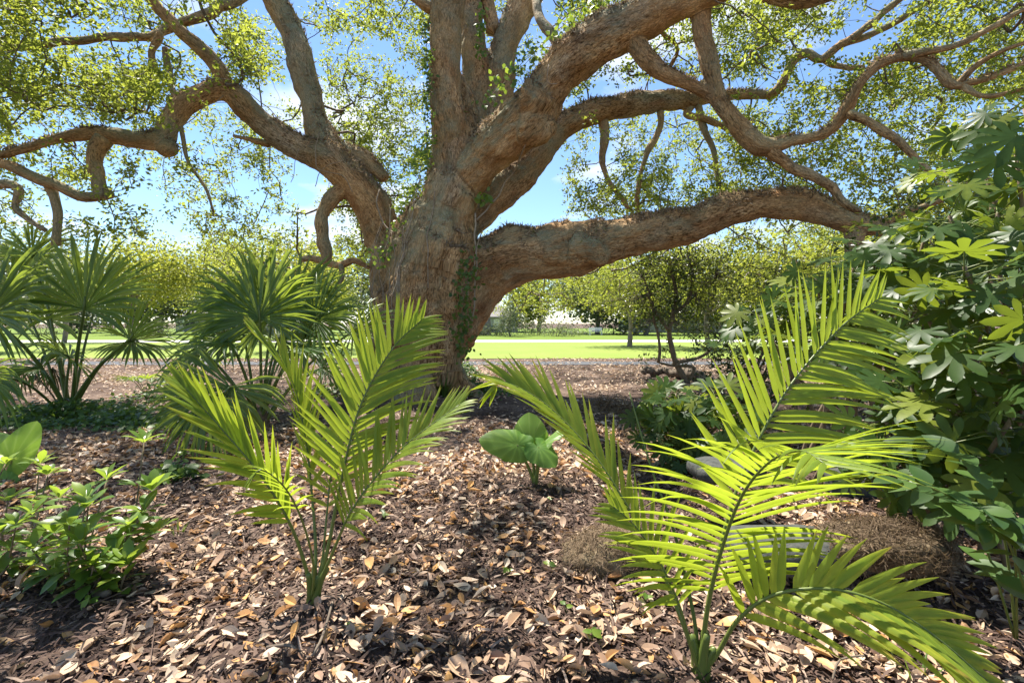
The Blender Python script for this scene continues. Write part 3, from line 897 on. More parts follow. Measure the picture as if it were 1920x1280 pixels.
# ------------------------------------------------------------------ trees, hedges and houses behind
def leafy_cloud(mb, cen, rad, n, size, g, per=14, flat=.8, tmean=.45):
    """leaf clumps spread through an uneven crown"""
    m = max(1, n // per)
    d = unit(g.normal(size=(m, 3)))
    r = g.uniform(.25, 1, m) ** .5
    c = np.asarray(cen) + d * r[:, None] * np.asarray(rad) * (1 + .28 * vnoise(d * 2.2 + cen, 5))[:, None]
    keep = fbm(c * (1.1 / max(rad)) * 2.2, 2, 9) > -.6
    c = c[keep]; m = len(c)
    ct = np.clip(tmean + .25 * fbm(c * .8, 2, 12), 0, 1)
    p = np.repeat(c, per, 0) + g.normal(size=(m * per, 3)) * (np.asarray(rad).mean() * .09 + size * .8)
    mm = len(p)
    z = unit(g.normal(size=(mm, 3)) * .8 + [0, 0, flat])
    x = g.normal(size=(mm, 3)); x = unit(x - z * np.sum(x * z, 1, keepdims=True))
    s = g.uniform(.6, 1.3, mm) * size
    scatter(mb, *DIAMOND, p, np.stack([x, np.cross(z, x), z], -1), np.stack([s, s * 1.2, s], 1), np.clip(np.repeat(ct, per) + g.normal(size=mm) * .12, 0, 1))
    return c

def tree(name, label, base, h, crowns, n, size, r0, mat, seed, group, lean=0, limbs=9, tmean=.45, cat='tree', trunk_top=.55):
    g = np.random.default_rng(seed)
    t = thing(name, label, cat, base, group)
    b = np.asarray(base, float)
    mb = MB(); cs = []
    for (dx, dy, dz, rx, ry, rz) in crowns:
        f = rx * ry * rz
        tot = sum(c[3] * c[4] * c[5] for c in crowns)
        cs.append(leafy_cloud(mb, b + [dx, dy, dz], (rx, ry, rz), int(n * f / tot), size, g, tmean=tmean))
    mb.build('crown', mat, t, smooth=False, kind='stuff')
    C = np.vstack(cs)
    top = b + [lean, 0, h * trunk_top]
    c = cr([b - [0, 0, .1], b + [lean * .25 + g.normal() * .02 * h, 0, h * .2], b + [lean * .6, 0, h * .4], top], n=5)
    mt = MB(); mt.add(*tube(c, np.linspace(r0, r0 * .5, len(c)), 9, wob=.15, seed=seed))
    mt.build('trunk', M['far_bark'], t)
    for k in range(limbs):
        e = C[g.integers(len(C))]
        s = c[g.integers(len(c) // 3, len(c))]
        md = (s + e) / 2 + g.normal(size=3) * .08 * np.linalg.norm(e - s) + [0, 0, .08 * h]
        cc = cr([s, md, e], n=5)
        ml = MB(); ml.add(*tube(cc, np.linspace(r0 * .42, r0 * .06, len(cc)), 6))
        ml.build('branch', M['far_bark'], t)
    return t

def bg():
    grp = 'trees beyond the lawn'
    # far row, about sixty metres off, left to right
    rows = [
        (-40, 66, 11, 'tall dark green tree at the far left edge beyond the lawn'),
        (130, 70, 12, 'broad pale green tree beyond the lawn behind the leftmost fan palm'),
        (300, 62, 10, 'rounded tree beyond the lawn between the two fan palms'),
        (440, 72, 14, 'tall tree with rounded top beyond the lawn behind the drooping fan palm'),
        (580, 60, 11, 'rounded tree beyond the lawn just left of the oak trunk'),
        (700, 74, 14, 'tall tree beyond the lawn mostly hidden by the oak trunk'),
        (1010, 78, 13, 'tall hazy grey green tree beyond the lawn above the dark round bush'),
        (1120, 64, 10, 'broad grey green tree beyond the lawn in the gap under the low limb'),
        (1210, 60, 9, 'rounded grey green tree beyond the lawn left of the slim little tree'),
        (1330, 70, 12, 'tall tree beyond the lawn behind the slim little tree'),
        (1450, 62, 11, 'leafy tree beyond the lawn above the large palm frond'),
        (1600, 70, 13, 'broad tree beyond the lawn behind the lobed leaf shrubs'),
        (1760, 64, 12, 'tall tree beyond the lawn behind the shrubs at the right'),
        (1950, 70, 13, 'broad tree at the far right edge beyond the lawn')]
    for k, (px, d, h, lab) in enumerate(rows):
        x = (px - 960) / FPX * d
        g = np.random.default_rng(300 + k)
        rx = h * g.uniform(.42, .55)
        cs = [(0, 0, h * .62, rx, rx * .8, h * .38)] + [(g.uniform(-.7, .7) * rx, g.uniform(-.5, .5) * rx, h * g.uniform(.16, .6), rx * .6, rx * .5, h * .22) for _ in range(6)]
        tree('background_tree', lab, (x, d, 0), h, cs, 5200, .62, .35, M['far_leaf'] if k % 3 else M['tree_leaf'], 300 + k, grp, limbs=4, tmean=.35 + .3 * g.random())
    # nearer trees
    grp2 = 'nearer trees behind the oak'
    near = [
        (250, 30, 6.3, 2.6, 'yellow green leafy tree behind the leftmost fan palm'),
        (560, 26, 5.6, 2.4, 'sunlit yellow green tree close left of the oak trunk'),
        (1330, 28, 5.8, 2.9, 'sunlit yellow green tree in the gap under the right end of the low limb'),
        (1500, 24, 5.6, 2.8, 'bright leafy tree behind the tall palm frond'),
        (1720, 22, 6.4, 3.2, 'bright leafy tree behind the lobed leaf shrubs at the right'),
        (-60, 24, 5.5, 2.4, 'bright leafy tree at the left edge behind the fan palm'),
        (420, 34, 6.6, 3.2, 'sunlit tree showing between the two fan palms'),
        (120, 36, 7.0, 3.4, 'pale yellow green tree above the leftmost fan palm'),
        (1180, 30, 6.0, 3.2, 'sunlit yellow green tree hanging low in the gap under the long limb'),
        (1620, 30, 7.4, 3.6, 'tall bright tree behind the lobed leaf shrubs and the limb end')]
    for k, (px, d, h, rx, lab) in enumerate(near):
        h *= 1.15; rx *= 1.12
        x = (px - 960) / FPX * d
        g = np.random.default_rng(340 + k)
        cs = [(0, 0, h * .66, rx, rx, h * .34)] + [(g.uniform(-.8, .8) * rx, g.uniform(-.8, .8) * rx, h * g.uniform(.4, .8), rx * .6, rx * .6, h * .18) for _ in range(4)]
        tree('leafy_tree', lab, (x, d, 0), h, cs, 8000, .21, .16, M['tree_leaf'] if k not in (5, 7) else M['far_leaf'], 340 + k, grp2, limbs=10, tmean=.5 + .3 * g.random())
    # conical dark tree and the tall bare trunk by the house
    d = 52
    x = (957 - 960) / FPX * d
    cs = [(0, 0, 1.1 + k * .75, 1.9 - k * .34, 1.9 - k * .34, .55) for k in range(5)]
    tree('conical_tree', 'small dark conical tree on the far lawn in front of the house', (x, d, 0), 4.6, cs, 2400, .2, .1, M['far_leaf'], 361, grp, limbs=3, tmean=.2)
    d = 60
    x = (910 - 960) / FPX * d
    t = tree('tall_trunk_tree', 'tall tree with a thick bare pale trunk beside the grey house', (x, d, 0), 13, [(0, 0, 9.5, 5, 4, 3.5), (2, 0, 7, 3, 3, 2)], 2600, .34, .75, M['tree_leaf'], 362, grp, limbs=5, tmean=.5)
    # rounded bushes and hedges at the foot of the row
    hs = [(884, 55, 1.5, .9, 'low rounded hedge bush nearest the oak trunk on the far lawn'), (905, 56, 1.7, 1.2, 'rounded hedge bush in front of the tall bare trunk'), (934, 56, 1.2, 1.2, 'small rounded bush in front of the grey house'),
          (1005, 57, 2.3, 1.4, 'wide clipped hedge on the far lawn right of the conical tree'), (1041, 52, 2.3, 2.2, 'large dark round bush on the far lawn'), (1065, 54, 2.4, 1.2, 'clipped hedge just right of the large dark round bush'),
          (1130, 60, 2.6, 2.0, 'shrub in the shade of the far trees left of the slim little tree'), (1190, 58, 2.4, 1.7, 'low shrub on the far lawn beside the slim little tree'), (1290, 56, 2.6, 1.4, 'hedge on the far lawn right of the slim little tree'),
          (1400, 58, 3, 1.8, 'hedge on the far lawn behind the tall palm frond'), (300, 56, 3, 1.8, 'hedge on the far lawn between the fan palms'), (560, 56, 3, 1.6, 'hedge on the far lawn left of the oak'), (80, 56, 3.4, 1.9, 'hedge on the far lawn behind the leftmost fan palm')]
    for k, (px, d, rx, h, lab) in enumerate(hs):
        x = (px - 960) / FPX * d
        g = np.random.default_rng(400 + k)
        t = thing('hedge_bush', lab, 'bush', (x, d, 0), 'bushes along the far lawn')
        mb = MB()
        leafy_cloud(mb, np.array([x, d, h * .5]), (rx, 1.0, h * .55), 900, .17, g, tmean=.3 if k != 4 else .08)
        mb.build('foliage', M['far_leaf'], t, smooth=False, kind='stuff')
        st = MB()
        for j in range(4):
            st.add(*tube(np.array([[x + (j - 1.5) * .2, d, 0], [x + (j - 1.5) * rx * .35, d + .1, h * .75]]), .03, 5))
        st.build('stem', M['stem'], t)
bg()

def house(label, px, d, wd, dep, eave, ridge, wins, rot_doors, seed, sill=.8):
    x = (px - 960) / FPX * d
    t = thing('house', label, 'house', (x, d, 0), 'houses beyond the lawn')
    x0, x1, y0, y1 = x - wd / 2, x + wd / 2, d, d + dep
    m = MB(); m.add(*box(x0, x1, y0, y1, -.1, eave)); m.build('wall', M['siding'], t, smooth=False)
    # hipped roof with eaves
    o = .55; th = .14
    V = np.array([[x0 - o, y0 - o, eave], [x1 + o, y0 - o, eave], [x1 + o, y1 + o, eave], [x0 - o, y1 + o, eave],
                  [x0 - o, y0 - o, eave + th], [x1 + o, y0 - o, eave + th], [x1 + o, y1 + o, eave + th], [x0 - o, y1 + o, eave + th],
                  [x0 + dep * .45, d + dep / 2, ridge], [x1 - dep * .45, d + dep / 2, ridge]])
    F4 = np.array([[3, 2, 1, 0], [0, 1, 5, 4], [1, 2, 6, 5], [2, 3, 7, 6], [3, 0, 4, 7], [4, 5, 9, 8], [6, 7, 8, 9]])
    F3 = np.array([[5, 6, 9], [7, 4, 8]])
    m = MB(); m.add(V, [F4, F3]); rf = m.build('roof', M['roof'], t, smooth=False)
    m = MB(); m.add(*box(x - wd * .2 - .35, x - wd * .2 + .35, d + dep * .5 - .3, d + dep * .5 + .3, eave + .6, ridge + .7)); m.build('chimney', M['siding'], rf, smooth=False)
    for (u, ww, z0, z1) in wins:
        cx = x0 + u * wd
        m = MB(); m.add(*box(cx - ww / 2, cx + ww / 2, y0 - .06, y0 - .003, z0, z1)); wn = m.build('window', M['trim'], t, smooth=False)
        k = max(1, round(ww / .8))
        for j in range(k):
            a = cx - ww / 2 + .07 + j * (ww - .07) / k
            m = MB(); m.add(*box(a, a + (ww - .07) / k - .07, y0 - .09, y0 - .063, z0 + .07, z1 - .07)); m.build('pane', M['glass'], wn, smooth=False)
    for u in rot_doors:
        cx = x0 + u * wd
        m = MB(); m.add(*box(cx - .5, cx + .5, y0 - .05, y0 - .004, 0, 2.1)); m.build('door', M['trim'], t, smooth=False)
    # porch posts
    for u in (.1, .35, .6, .85):
        m = MB(); m.add(*box(x0 + u * wd - .07, x0 + u * wd + .07, y0 - .5, y0 - .36, 0, eave)); m.build('post', M['trim'], t, smooth=False)
house('low grey house with hipped roof beyond the lawn right of the oak trunk', 893, 76, 13, 9, 2.3, 5.0, [(.15, 1.6, .9, 2), (.4, 1.6, .9, 2), (.62, 1.6, .9, 2), (.86, 1.6, .9, 2)], [.75], 1)
house('low pale house beyond the lawn behind the slim little tree', 1275, 74, 15, 9, 2.4, 5.0, [(.15, 1.8, .9, 2.1), (.45, 2.4, .6, 2.1), (.75, 1.8, .9, 2.1)], [.6], 2)
house('low grey house beyond the lawn behind the fan palms', 420, 80, 16, 9, 2.5, 5.2, [(.15, 1.8, .9, 2.1), (.4, 1.8, .9, 2.1), (.8, 2.4, .9, 2.1)], [.6], 3)

def bench():
    d = 58; x = (1117 - 960) / FPX * d
    t = thing('garden_bench', 'pale garden bench in the shade on the far lawn', 'bench', (x, d, 0))
    for k in range(3):
        m = MB(); m.add(*box(x - .8, x + .8, d - .25 + k * .17, d - .11 + k * .17, .42, .46)); m.build('seat_slat', M['trim'], t, smooth=False)
        m = MB(); m.add(*box(x - .8, x + .8, d + .28, d + .31, .55 + k * .14, .65 + k * .14)); m.build('back_slat', M['trim'], t, smooth=False)
    for sx in (-.7, .7):
        m = MB(); m.add(*box(x + sx - .03, x + sx + .03, d - .24, d - .18, 0, .417)); m.build('leg', M['trim'], t, smooth=False)
        m = MB(); m.add(*box(x + sx - .03, x + sx + .03, d + .315, d + .36, 0, .95)); m.build('leg', M['trim'], t, smooth=False)
bench()
# ------------------------------------------------------------------ feather palms in the foreground
def strip_leaf(p0, D, Wv, L, wid, droop, fold=.35, n=7, curl=0.0, up=(0, 0, -1.0)):
    """a long leaf segment: three vertices across, drooping along its length"""
    D = unit(D)
    pts = [np.array(p0, float)]; dirs = []
    for i in range(n):
        u = (i + .5) / n
        d = unit(D + np.array(up) * droop * u ** 1.6 + Wv * curl * u)
        dirs.append(d); pts.append(pts[-1] + d * L / n)
    dirs.append(dirs[-1])
    V = []
    for i in range(n + 1):
        u = i / n
        d = dirs[min(i, n)] if i else dirs[0]
        wv = unit(Wv - d * np.dot(Wv, d)); nn = np.cross(d, wv)
        h = wid * .5 * min(1, .4 + u * 5) * max(0.02, 1 - u ** 2.4) if i < n else wid * .01
        V += [pts[i] + wv * h + nn * fold * h, pts[i], pts[i] - wv * h + nn * fold * h]
    F = []
    for i in range(n):
        a, b = i * 3, i * 3 + 3
        F += [[a, a + 1, b + 1, b], [a + 1, a + 2, b + 2, b + 1]]
    return np.array(V), [np.array(F)]

def frond(parent, pts, npair, Lmax, wid, t0=.28, twist=0, ang=(62, 26), lift=(22, 22), droop=(.35, .35), side=(1, 1), r=(.011, .0035), seed=0, tint=.55, fold=.35, face=(0, 0, 1), ang2=None):
    g = np.random.default_rng(seed)
    c = cr([P(*p) if len(p) == 3 and p[1] > 20 else p for p in pts], .03)
    T, _, _ = frames(c)
    s = np.concatenate([[0], np.cumsum(np.linalg.norm(np.diff(c, axis=0), axis=1))]); s /= s[-1]
    mb = MB()
    mb.add(*tube(c, r[0] + (r[1] - r[0]) * s ** .6, 7), tint=.25 + .3 * (1 - np.repeat(np.concatenate([[0], s, [1]]), 7)))
    fr = mb.build('frond', M['palm_rib'], parent)
    Z = unit(np.array(face, float))
    ts = t0 + (1 - t0) * (np.linspace(0, 1, npair) ** .95)
    prevS = None
    for i, t in enumerate(ts):
        j = min(len(c) - 1, int(np.searchsorted(s, t)))
        Tt = T[j]
        Nn = unit(Z - Tt * np.dot(Z, Tt))
        a = R(twist[0] + (twist[1] - twist[0]) * t if isinstance(twist, tuple) else twist)
        Sd = np.cross(Nn, Tt)
        Nn, Sd = Nn * math.cos(a) + Sd * math.sin(a), Sd * math.cos(a) - Nn * math.sin(a)
        if prevS is not None and np.dot(Sd, prevS) < 0: Sd, Nn = -Sd, -Nn
        prevS = Sd
        u = (t - t0) / (1 - t0)
        prof = (.6 + .4 * math.sin(math.pi * min(1, .12 + u * .75))) * (1 - .6 * u ** 3.2)
        an = R(ang[0] + (ang[1] - ang[0]) * u)
        for k, sg in enumerate((1, -1)):
            if side[k] == 0: continue
            lf = R(lift[k] + g.normal() * 4)
            a2 = (an if k == 0 or ang2 is None else R(ang2[0] + (ang2[1] - ang2[0]) * u)) + R(g.normal() * 4.5)
            D = math.cos(a2) * Tt + math.sin(a2) * (sg * Sd * math.cos(lf) + Nn * math.sin(lf))
            Wv = unit(Tt - D * np.dot(Tt, D)) * sg
            # blade turned a little towards the face of the frond
            L = Lmax * prof * side[k] * g.uniform(.88, 1.06) * (.6 if g.random() < .03 else 1)
            odd = 2.2 if g.random() < .07 else 1.0
            V, F = strip_leaf(c[j] + Nn * .002, D, Wv, L, wid * (.75 + .25 * prof), droop[k] * odd * g.uniform(.6, 1.4), fold, curl=-.05 * sg)
            tb = np.clip(tint * .8 + g.normal() * .09 + np.repeat(np.linspace(0, 1, 8) ** 5 * (.5 if g.random() < .55 else .12), 3) + np.tile([.02, -.12, .02], 8), 0, 1)
            m = MB(); m.add(V, F, tb)
            m.build('leaflet', M['palm_leaf'], fr)
    return fr

def sheath(parent, base, tops, r, name='stalk_base'):
    for k, tp in enumerate(tops):
        m = MB()
        c = cr([base + np.array([0.012 * math.cos(k * 2), .012 * math.sin(k * 2), -.03]), base + (tp - base) * .5 + [0, 0, .01], tp], n=4)
        m.add(*tube(c, np.linspace(r, r * .5, len(c)), 8), tint=.3)
        m.build(name, M['palm_rib'], parent)

b1 = on_ground(G(585, 1172))
pl = thing('feather_palm', 'young feather palm with bright green fronds in the sunny litter left of centre', 'palm', b1, 'young feather palms in the foreground')
b1p = b1 + [0, 0, .01]
frond(pl, [b1p, P(612, 1040, 2.42), P(640, 900, 2.47), P(676, 760, 2.55), P(735, 655, 2.66), P(790, 600, 2.78)], 36, .45, .028, .36, 0, (56, 26), (8, 8), (.12, .3), (1, 1), (.013, .003), 1, .5, face=(.1, -1, .1))
frond(pl, [b1p, P(572, 1060, 2.38), P(545, 985, 2.34), P(495, 900, 2.28), P(425, 815, 2.22), P(345, 725, 2.2)], 30, .40, .026, .34, 0, (54, 14), (20, 35), (.1, .2), (.85, 1), (.012, .003), 2, .66, face=(.75, -.55, .6), ang2=(22, 7))
frond(pl, [b1p, P(592, 1040, 2.5), P(585, 930, 2.6), P(572, 820, 2.7), P(545, 710, 2.75), P(476, 620, 2.75)], 26, .36, .026, .36, 0, (46, 12), (30, 30), (.2, .25), (.8, 1), (.011, .003), 3, .62, face=(.8, -.3, .5), ang2=(26, 8))
frond(pl, [b1p, P(622, 1040, 2.36), P(655, 965, 2.34), P(700, 900, 2.36), P(765, 830, 2.42), P(862, 758, 2.52)], 32, .36, .024, .34, 0, (58, 18), (10, 25), (.08, .4), (1, .85), (.011, .0028), 4, .55, face=(-.35, -.8, .45))
frond(pl, [b1p, P(588, 1060, 2.3), P(568, 980, 2.2), P(535, 915, 2.08), P(490, 880, 2.0), P(468, 905, 1.97)], 12, .15, .015, .62, -10, (58, 22), (5, 5), (.8, .8), (1, 1), (.008, .003), 5, .35)
frond(pl, [b1p, P(604, 1050, 2.45), P(612, 970, 2.5), P(622, 880, 2.58), P(640, 800, 2.68)], 10, .26, .022, .5, 10, (55, 20), (15, 15), (.3, .3), (1, 1), (.009, .003), 6, .6, face=(0, -1, .3))
sheath(pl, b1, [P(598, 1080, 2.4), P(578, 1075, 2.38), P(590, 1060, 2.45), P(614, 1065, 2.38)], .024)

b2 = on_ground(G(1312, 1292))
pr_ = thing('feather_palm', 'large feather palm with arching yellow green fronds at lower right beside the mossy stones', 'palm', b2, 'young feather palms in the foreground')
b2p = b2 + [0, 0, .01]
frond(pr_, [b2p, P(1330, 1120, 2.02), P(1362, 980, 2.05), P(1405, 860, 2.1), P(1480, 725, 2.18), P(1575, 615, 2.28), P(1648, 560, 2.36)], 34, .53, .031, .36, 0, (64, 34), (6, 6), (.06, .38), (.9, 1.08), (.013, .003), 11, .42, face=(.15, -1, .15))
frond(pr_, [b2p, P(1285, 1180, 2.02), P(1235, 1060, 2.1), P(1165, 930, 2.2), P(1100, 835, 2.3), P(1020, 755, 2.4), P(945, 715, 2.45), P(925, 730, 2.46)], 30, .38, .027, .42, 0, (54, 14), (24, 30), (.05, .3), (.9, 1), (.012, .003), 12, .66, face=(.55, -.7, .5), ang2=(30, 9))
frond(pr_, [b2p, P(1325, 1150, 1.96), P(1350, 1040, 1.9), P(1388, 935, 1.8), P(1440, 868, 1.66), P(1500, 845, 1.5), P(1545, 868, 1.38)], 37, .54, .023, .26, 0, (84, 38), (6, 6), (.36, .42), (1.15, .92), (.013, .003), 13, .45, face=(0, .8, .6))
frond(pr_, [b2p, P(1345, 1225, 1.95), P(1385, 1160, 1.88), P(1450, 1115, 1.82), P(1550, 1103, 1.76), P(1650, 1128, 1.7), P(1750, 1190, 1.64), P(1850, 1275, 1.58)], 28, .40, .034, .30, 0, (60, 20), (10, 20), (.3, .35), (.72, 1.15), (.012, .0035), 14, .74, face=(-.1, -.85, .6), ang2=(48, 12))
frond(pr_, [b2p, P(1295, 1210, 1.95), P(1272, 1130, 1.95), P(1235, 1050, 1.97), P(1190, 985, 2.0), P(1150, 950, 2.0)], 15, .30, .024, .4, 0, (60, 20), (20, 10), (.3, .35), (1, 1), (.010, .003), 15, .55, face=(.3, -.9, .3))
m_ = MB(); m_.add(*tube(cr([b2p, P(1300, 1150, 2.02), P(1262, 990, 2.1), P(1222, 880, 2.2), P(1180, 735, 2.35)], .05), np.linspace(.010, .003, len(cr([b2p, P(1300, 1150, 2.02), P(1262, 990, 2.1), P(1222, 880, 2.2), P(1180, 735, 2.35)], .05))), 6), tint=.1)
m_.build('unopened_frond', M['palm_rib'], pr_)
sheath(pr_, b2, [P(1322, 1180, 2.0), P(1298, 1190, 2.0), P(1326, 1190, 1.95), P(1340, 1215, 1.96)], .026)

# ------------------------------------------------------------------ fan palms
def fan_leaf(parent, base, hub, axis, normal, Rr, nseg=38, spread=280, fuse=.45, droop=.35, cup=.25, tint=.4, seed=0, mat='sabal_leaf', prad=.016, vfold=.55, sag=.1):
    """leaf stalk with a pleated fan; axis points along the middle of the fan"""
    g = np.random.default_rng(seed)
    base, hub = np.asarray(base, float), np.asarray(hub, float)
    A = unit(axis); Nn = unit(np.asarray(normal, float) - A * np.dot(normal, A)); S = np.cross(Nn, A)
    m = MB()
    rings = [0, .2, fuse, .68, .86, 1.0]
    da = R(spread) / nseg
    for k in range(nseg):
        th = -R(spread) / 2 + (k + .5) * da
        L = Rr * (.70 + .30 * math.cos(th * .6)) * g.uniform(.85, 1.06)
        e = unit(math.cos(th) * A + math.sin(th) * S + Nn * (cup * abs(math.sin(th * .5)) * 2.2 - .12) + g.normal(size=3) * .035)
        w_ = unit(-math.sin(th) * A + math.cos(th) * S)
        nn = unit(np.cross(e, w_)); 
        if np.dot(nn, Nn) < 0: nn = -nn
        p = hub.copy(); V = []; prev = 0
        dr = droop * g.uniform(.4, 2.0) + (.35 if g.random() < .12 else 0)
        jit = w_ * g.normal() * .10 + nn * g.normal() * .07
        for i, u in enumerate(rings):
            f = max(0, u - fuse * .8) / (1 - fuse * .8)
            dvec = unit(e + np.array([0, 0, -1.0]) * dr * f ** 1.4 * 2.0 + jit * f - A * .25 * abs(math.sin(th)) * f)
            p = p + dvec * (u - prev) * L; prev = u
            if u <= fuse: h = max(.003, math.tan(da / 2) * u * L * 1.02)
            else: h = math.tan(da / 2) * fuse * L * (1 - (u - fuse) / (1 - fuse)) ** .6 + .0015
            V += [p + w_ * h + nn * h * vfold, p - nn * h * vfold * .4, p - w_ * h + nn * h * vfold]
        F = []
        for i in range(len(rings) - 1):
            a, b = i * 3, i * 3 + 3
            F += [[a, a + 1, b + 1, b], [a + 1, a + 2, b + 2, b + 1]]
        m.add(np.array(V), [np.array(F)], np.clip(tint + g.normal() * .08 + np.repeat(np.array(rings) * -.1, 3), 0, 1))
    fl = m.build('fan_leaf', M[mat], parent)
    mid = (base + hub) / 2 + np.array([0, 0, np.linalg.norm(hub - base) * sag])
    c = cr([base, mid, hub, hub + A * Rr * .16], n=6)
    ms = MB(); ms.add(*tube(c, np.linspace(prad, prad * .45, len(c)), 6), tint=tint * .8)
    ms.build('leaf_stalk', M['palm_rib' if mat != 'sabal_dead' else 'sabal_dead'], fl)
    return fl

def px_dir(dx, dy, dd=0.0): return np.array([dx, dd, -dy], float)

bc = on_ground(G(487, 802)); D0 = bc[1]
sb = thing('fan_palm', 'fan palm with dark green fans and one drooping leaf left of the oak trunk', 'palm', bc, 'fan palms left of the oak')
LV = [  # hub x, y, distance offset, axis (dx, dy, dd), normal, radius, tint, droop
 (487, 596, -.2, (-.12, -1, .05), (0, -1, .25), 1.12, .2, .12, 250), (548, 585, .4, (.35, -1, .3), (-.2, -1, .4), 1.15, .3, .15, 240),
 (450, 600, .5, (-.7, -.8, .4), (.3, -1, .5), 1.1, .25, .2, 240), (660, 622, .1, (.75, -.75, .2), (-.5, -.7, .5), .78, .8, .2, 250),
 (430, 640, -.3, (-1, -.1, -.3), (0, -.4, 1), .85, .22, .45, 240), (560, 650, -.2, (1, -.1, -.1), (0, -.5, 1), .8, .3, .4, 230),
 (432, 726, -1.35, (-.3, .8, -.35), (0, -1, .45), .98, .3, .3, 250), (395, 690, .6, (-.9, .1, .4), (0, -.5, 1), .75, .35, .4, 240),
 (600, 690, .7, (.7, .15, .5), (0, -.5, 1), .65, .45, .4, 240), (520, 640, 1.0, (.2, -.6, 1), (0, -.5, 1), 1.0, .5, .3, 250), (510, 590, .1, (-.45, -1, -.3), (.2, -1, .6), 1.1, .18, .25, 250), (590, 600, .1, (.8, -.7, .0), (-.3, -1, .6), .95, .45, .25, 230), (380, 660, -.1, (-1, .15, 0), (0, -.6, 1), .8, .28, .6, 240), (392, 742, -1.7, (-.25, .9, -.2), (0, -1, .4), .78, .3, .35, 200)]
for k, (x, y, dd, ax, nm, rr, ti, dr, sp) in enumerate(LV):
    fan_leaf(sb, bc + [0.03 * math.cos(k * 2), .03 * math.sin(k * 2), .02], P(x, y, D0 + dd), px_dir(*ax), nm, rr, 38, sp, .55, dr, .2, ti, 500 + k, prad=.024)
m_ = MB(); m_.add(*tube(np.array([bc + [0, 0, -.05], bc + [0, 0, .12], bc + [.02, .02, .3]]), [.11, .13, .05], 10, wob=.2), tint=.2)
m_.build('trunk', M['moss_mound'], sb)

bl = on_ground(G(128, 772)); D1 = bl[1]
sl2 = thing('fan_palm', 'fan palm with many long leaf stalks at the left edge above the green ground cover', 'palm', bl, 'fan palms left of the oak')
LV = [
 (158, 580, -.3, (.05, -1, .0), (0, -1, .3), 1.3, .22, .1, 215), (243, 636, -.2, (.1, -1, .15), (-.1, -1, .3), .82, .85, .1, 150), (245, 640, -.15, (.9, .1, .1), (0, -.5, 1), .8, .3, .35, 250),
 (-20, 590, -.9, (.2, -1, .0), (0, -1, .3), 1.35, .35, .2, 250), (90, 600, .6, (.1, -1, .2), (0, -1, .3), 1.15, .8, .1, 220), (130, 672, .0, (-.2, -.6, -.6), (0, -.6, 1), .8, .3, .4, 270),
 (75, 690, -.4, (-.8, -.1, -.3), (0, -.4, 1), .75, .25, .4, 250), (185, 560, 1.0, (.4, -1, .4), (0, -1, .4), 1.25, .5, .1, 230), (20, 540, .8, (-.3, -1, .4), (0, -1, .4), 1.3, .55, .15, 230),
 (60, 480, 1.1, (.1, -1, .4), (0, -1, .4), 1.0, .6, .15, 230)]
for k, (x, y, dd, ax, nm, rr, ti, dr, sp) in enumerate(LV):
    fan_leaf(sl2, bl + [0.05 * math.cos(k * 2), .05 * math.sin(k * 2), .02], P(x, y, D1 + dd), px_dir(*ax), nm, rr, 36, sp, .55, dr, .2, ti, 530 + k, prad=.034 if k < 5 else .026)
fan_leaf(sl2, bl + [-.04, -.04, .02], P(-30, 700, D1 - 1.6), px_dir(.3, .7, 0), (0, -1, .2), .85, 30, 200, .5, .7, .2, .2, 560, prad=.022)
fan_leaf(sl2, bl + [-.04, .0, .02], P(40, 690, D1 + .2), px_dir(.1, 1, 0), (0, -1, .2), .55, 24, 160, .5, .5, .2, .5, 561, mat='sabal_dead', prad=.015)
fan_leaf(sl2, bl + [.04, .0, .02], P(100, 690, D1 + .2), px_dir(-.1, 1, 0), (0, -1, .2), .5, 24, 140, .5, .5, .2, .3, 562, mat='sabal_dead', prad=.015)
m_ = MB(); m_.add(*tube(np.array([bl + [0, 0, -.05], bl + [0, 0, .12], bl + [.02, .02, .28]]), [.13, .15, .06], 10, wob=.2), tint=.2)
m_.build('trunk', M['moss_mound'], sl2)
for k, (x, y, h, lab) in enumerate([(275, 745, .5, 'small spiky palm seedling between the two big fan palms'), (600, 742, .55, 'small fan palm seedling between the drooping fan palm and the oak')]):
    b = on_ground(G(x, y))
    t = thing('palm_seedling', lab, 'palm', b, 'palm seedlings')
    for j in range(7):
        a = j * .9 + k
        hub = b + np.array([math.cos(a) * .2, math.sin(a) * .2, h * (.5 + .06 * j)])
        fan_leaf(t, b, hub, [math.cos(a), math.sin(a), .7], [-math.cos(a) * .5, -math.sin(a) * .5, 1], .42, 14, 110, .4, .3, .2, .35, 580 + j + 10 * k, prad=.008)

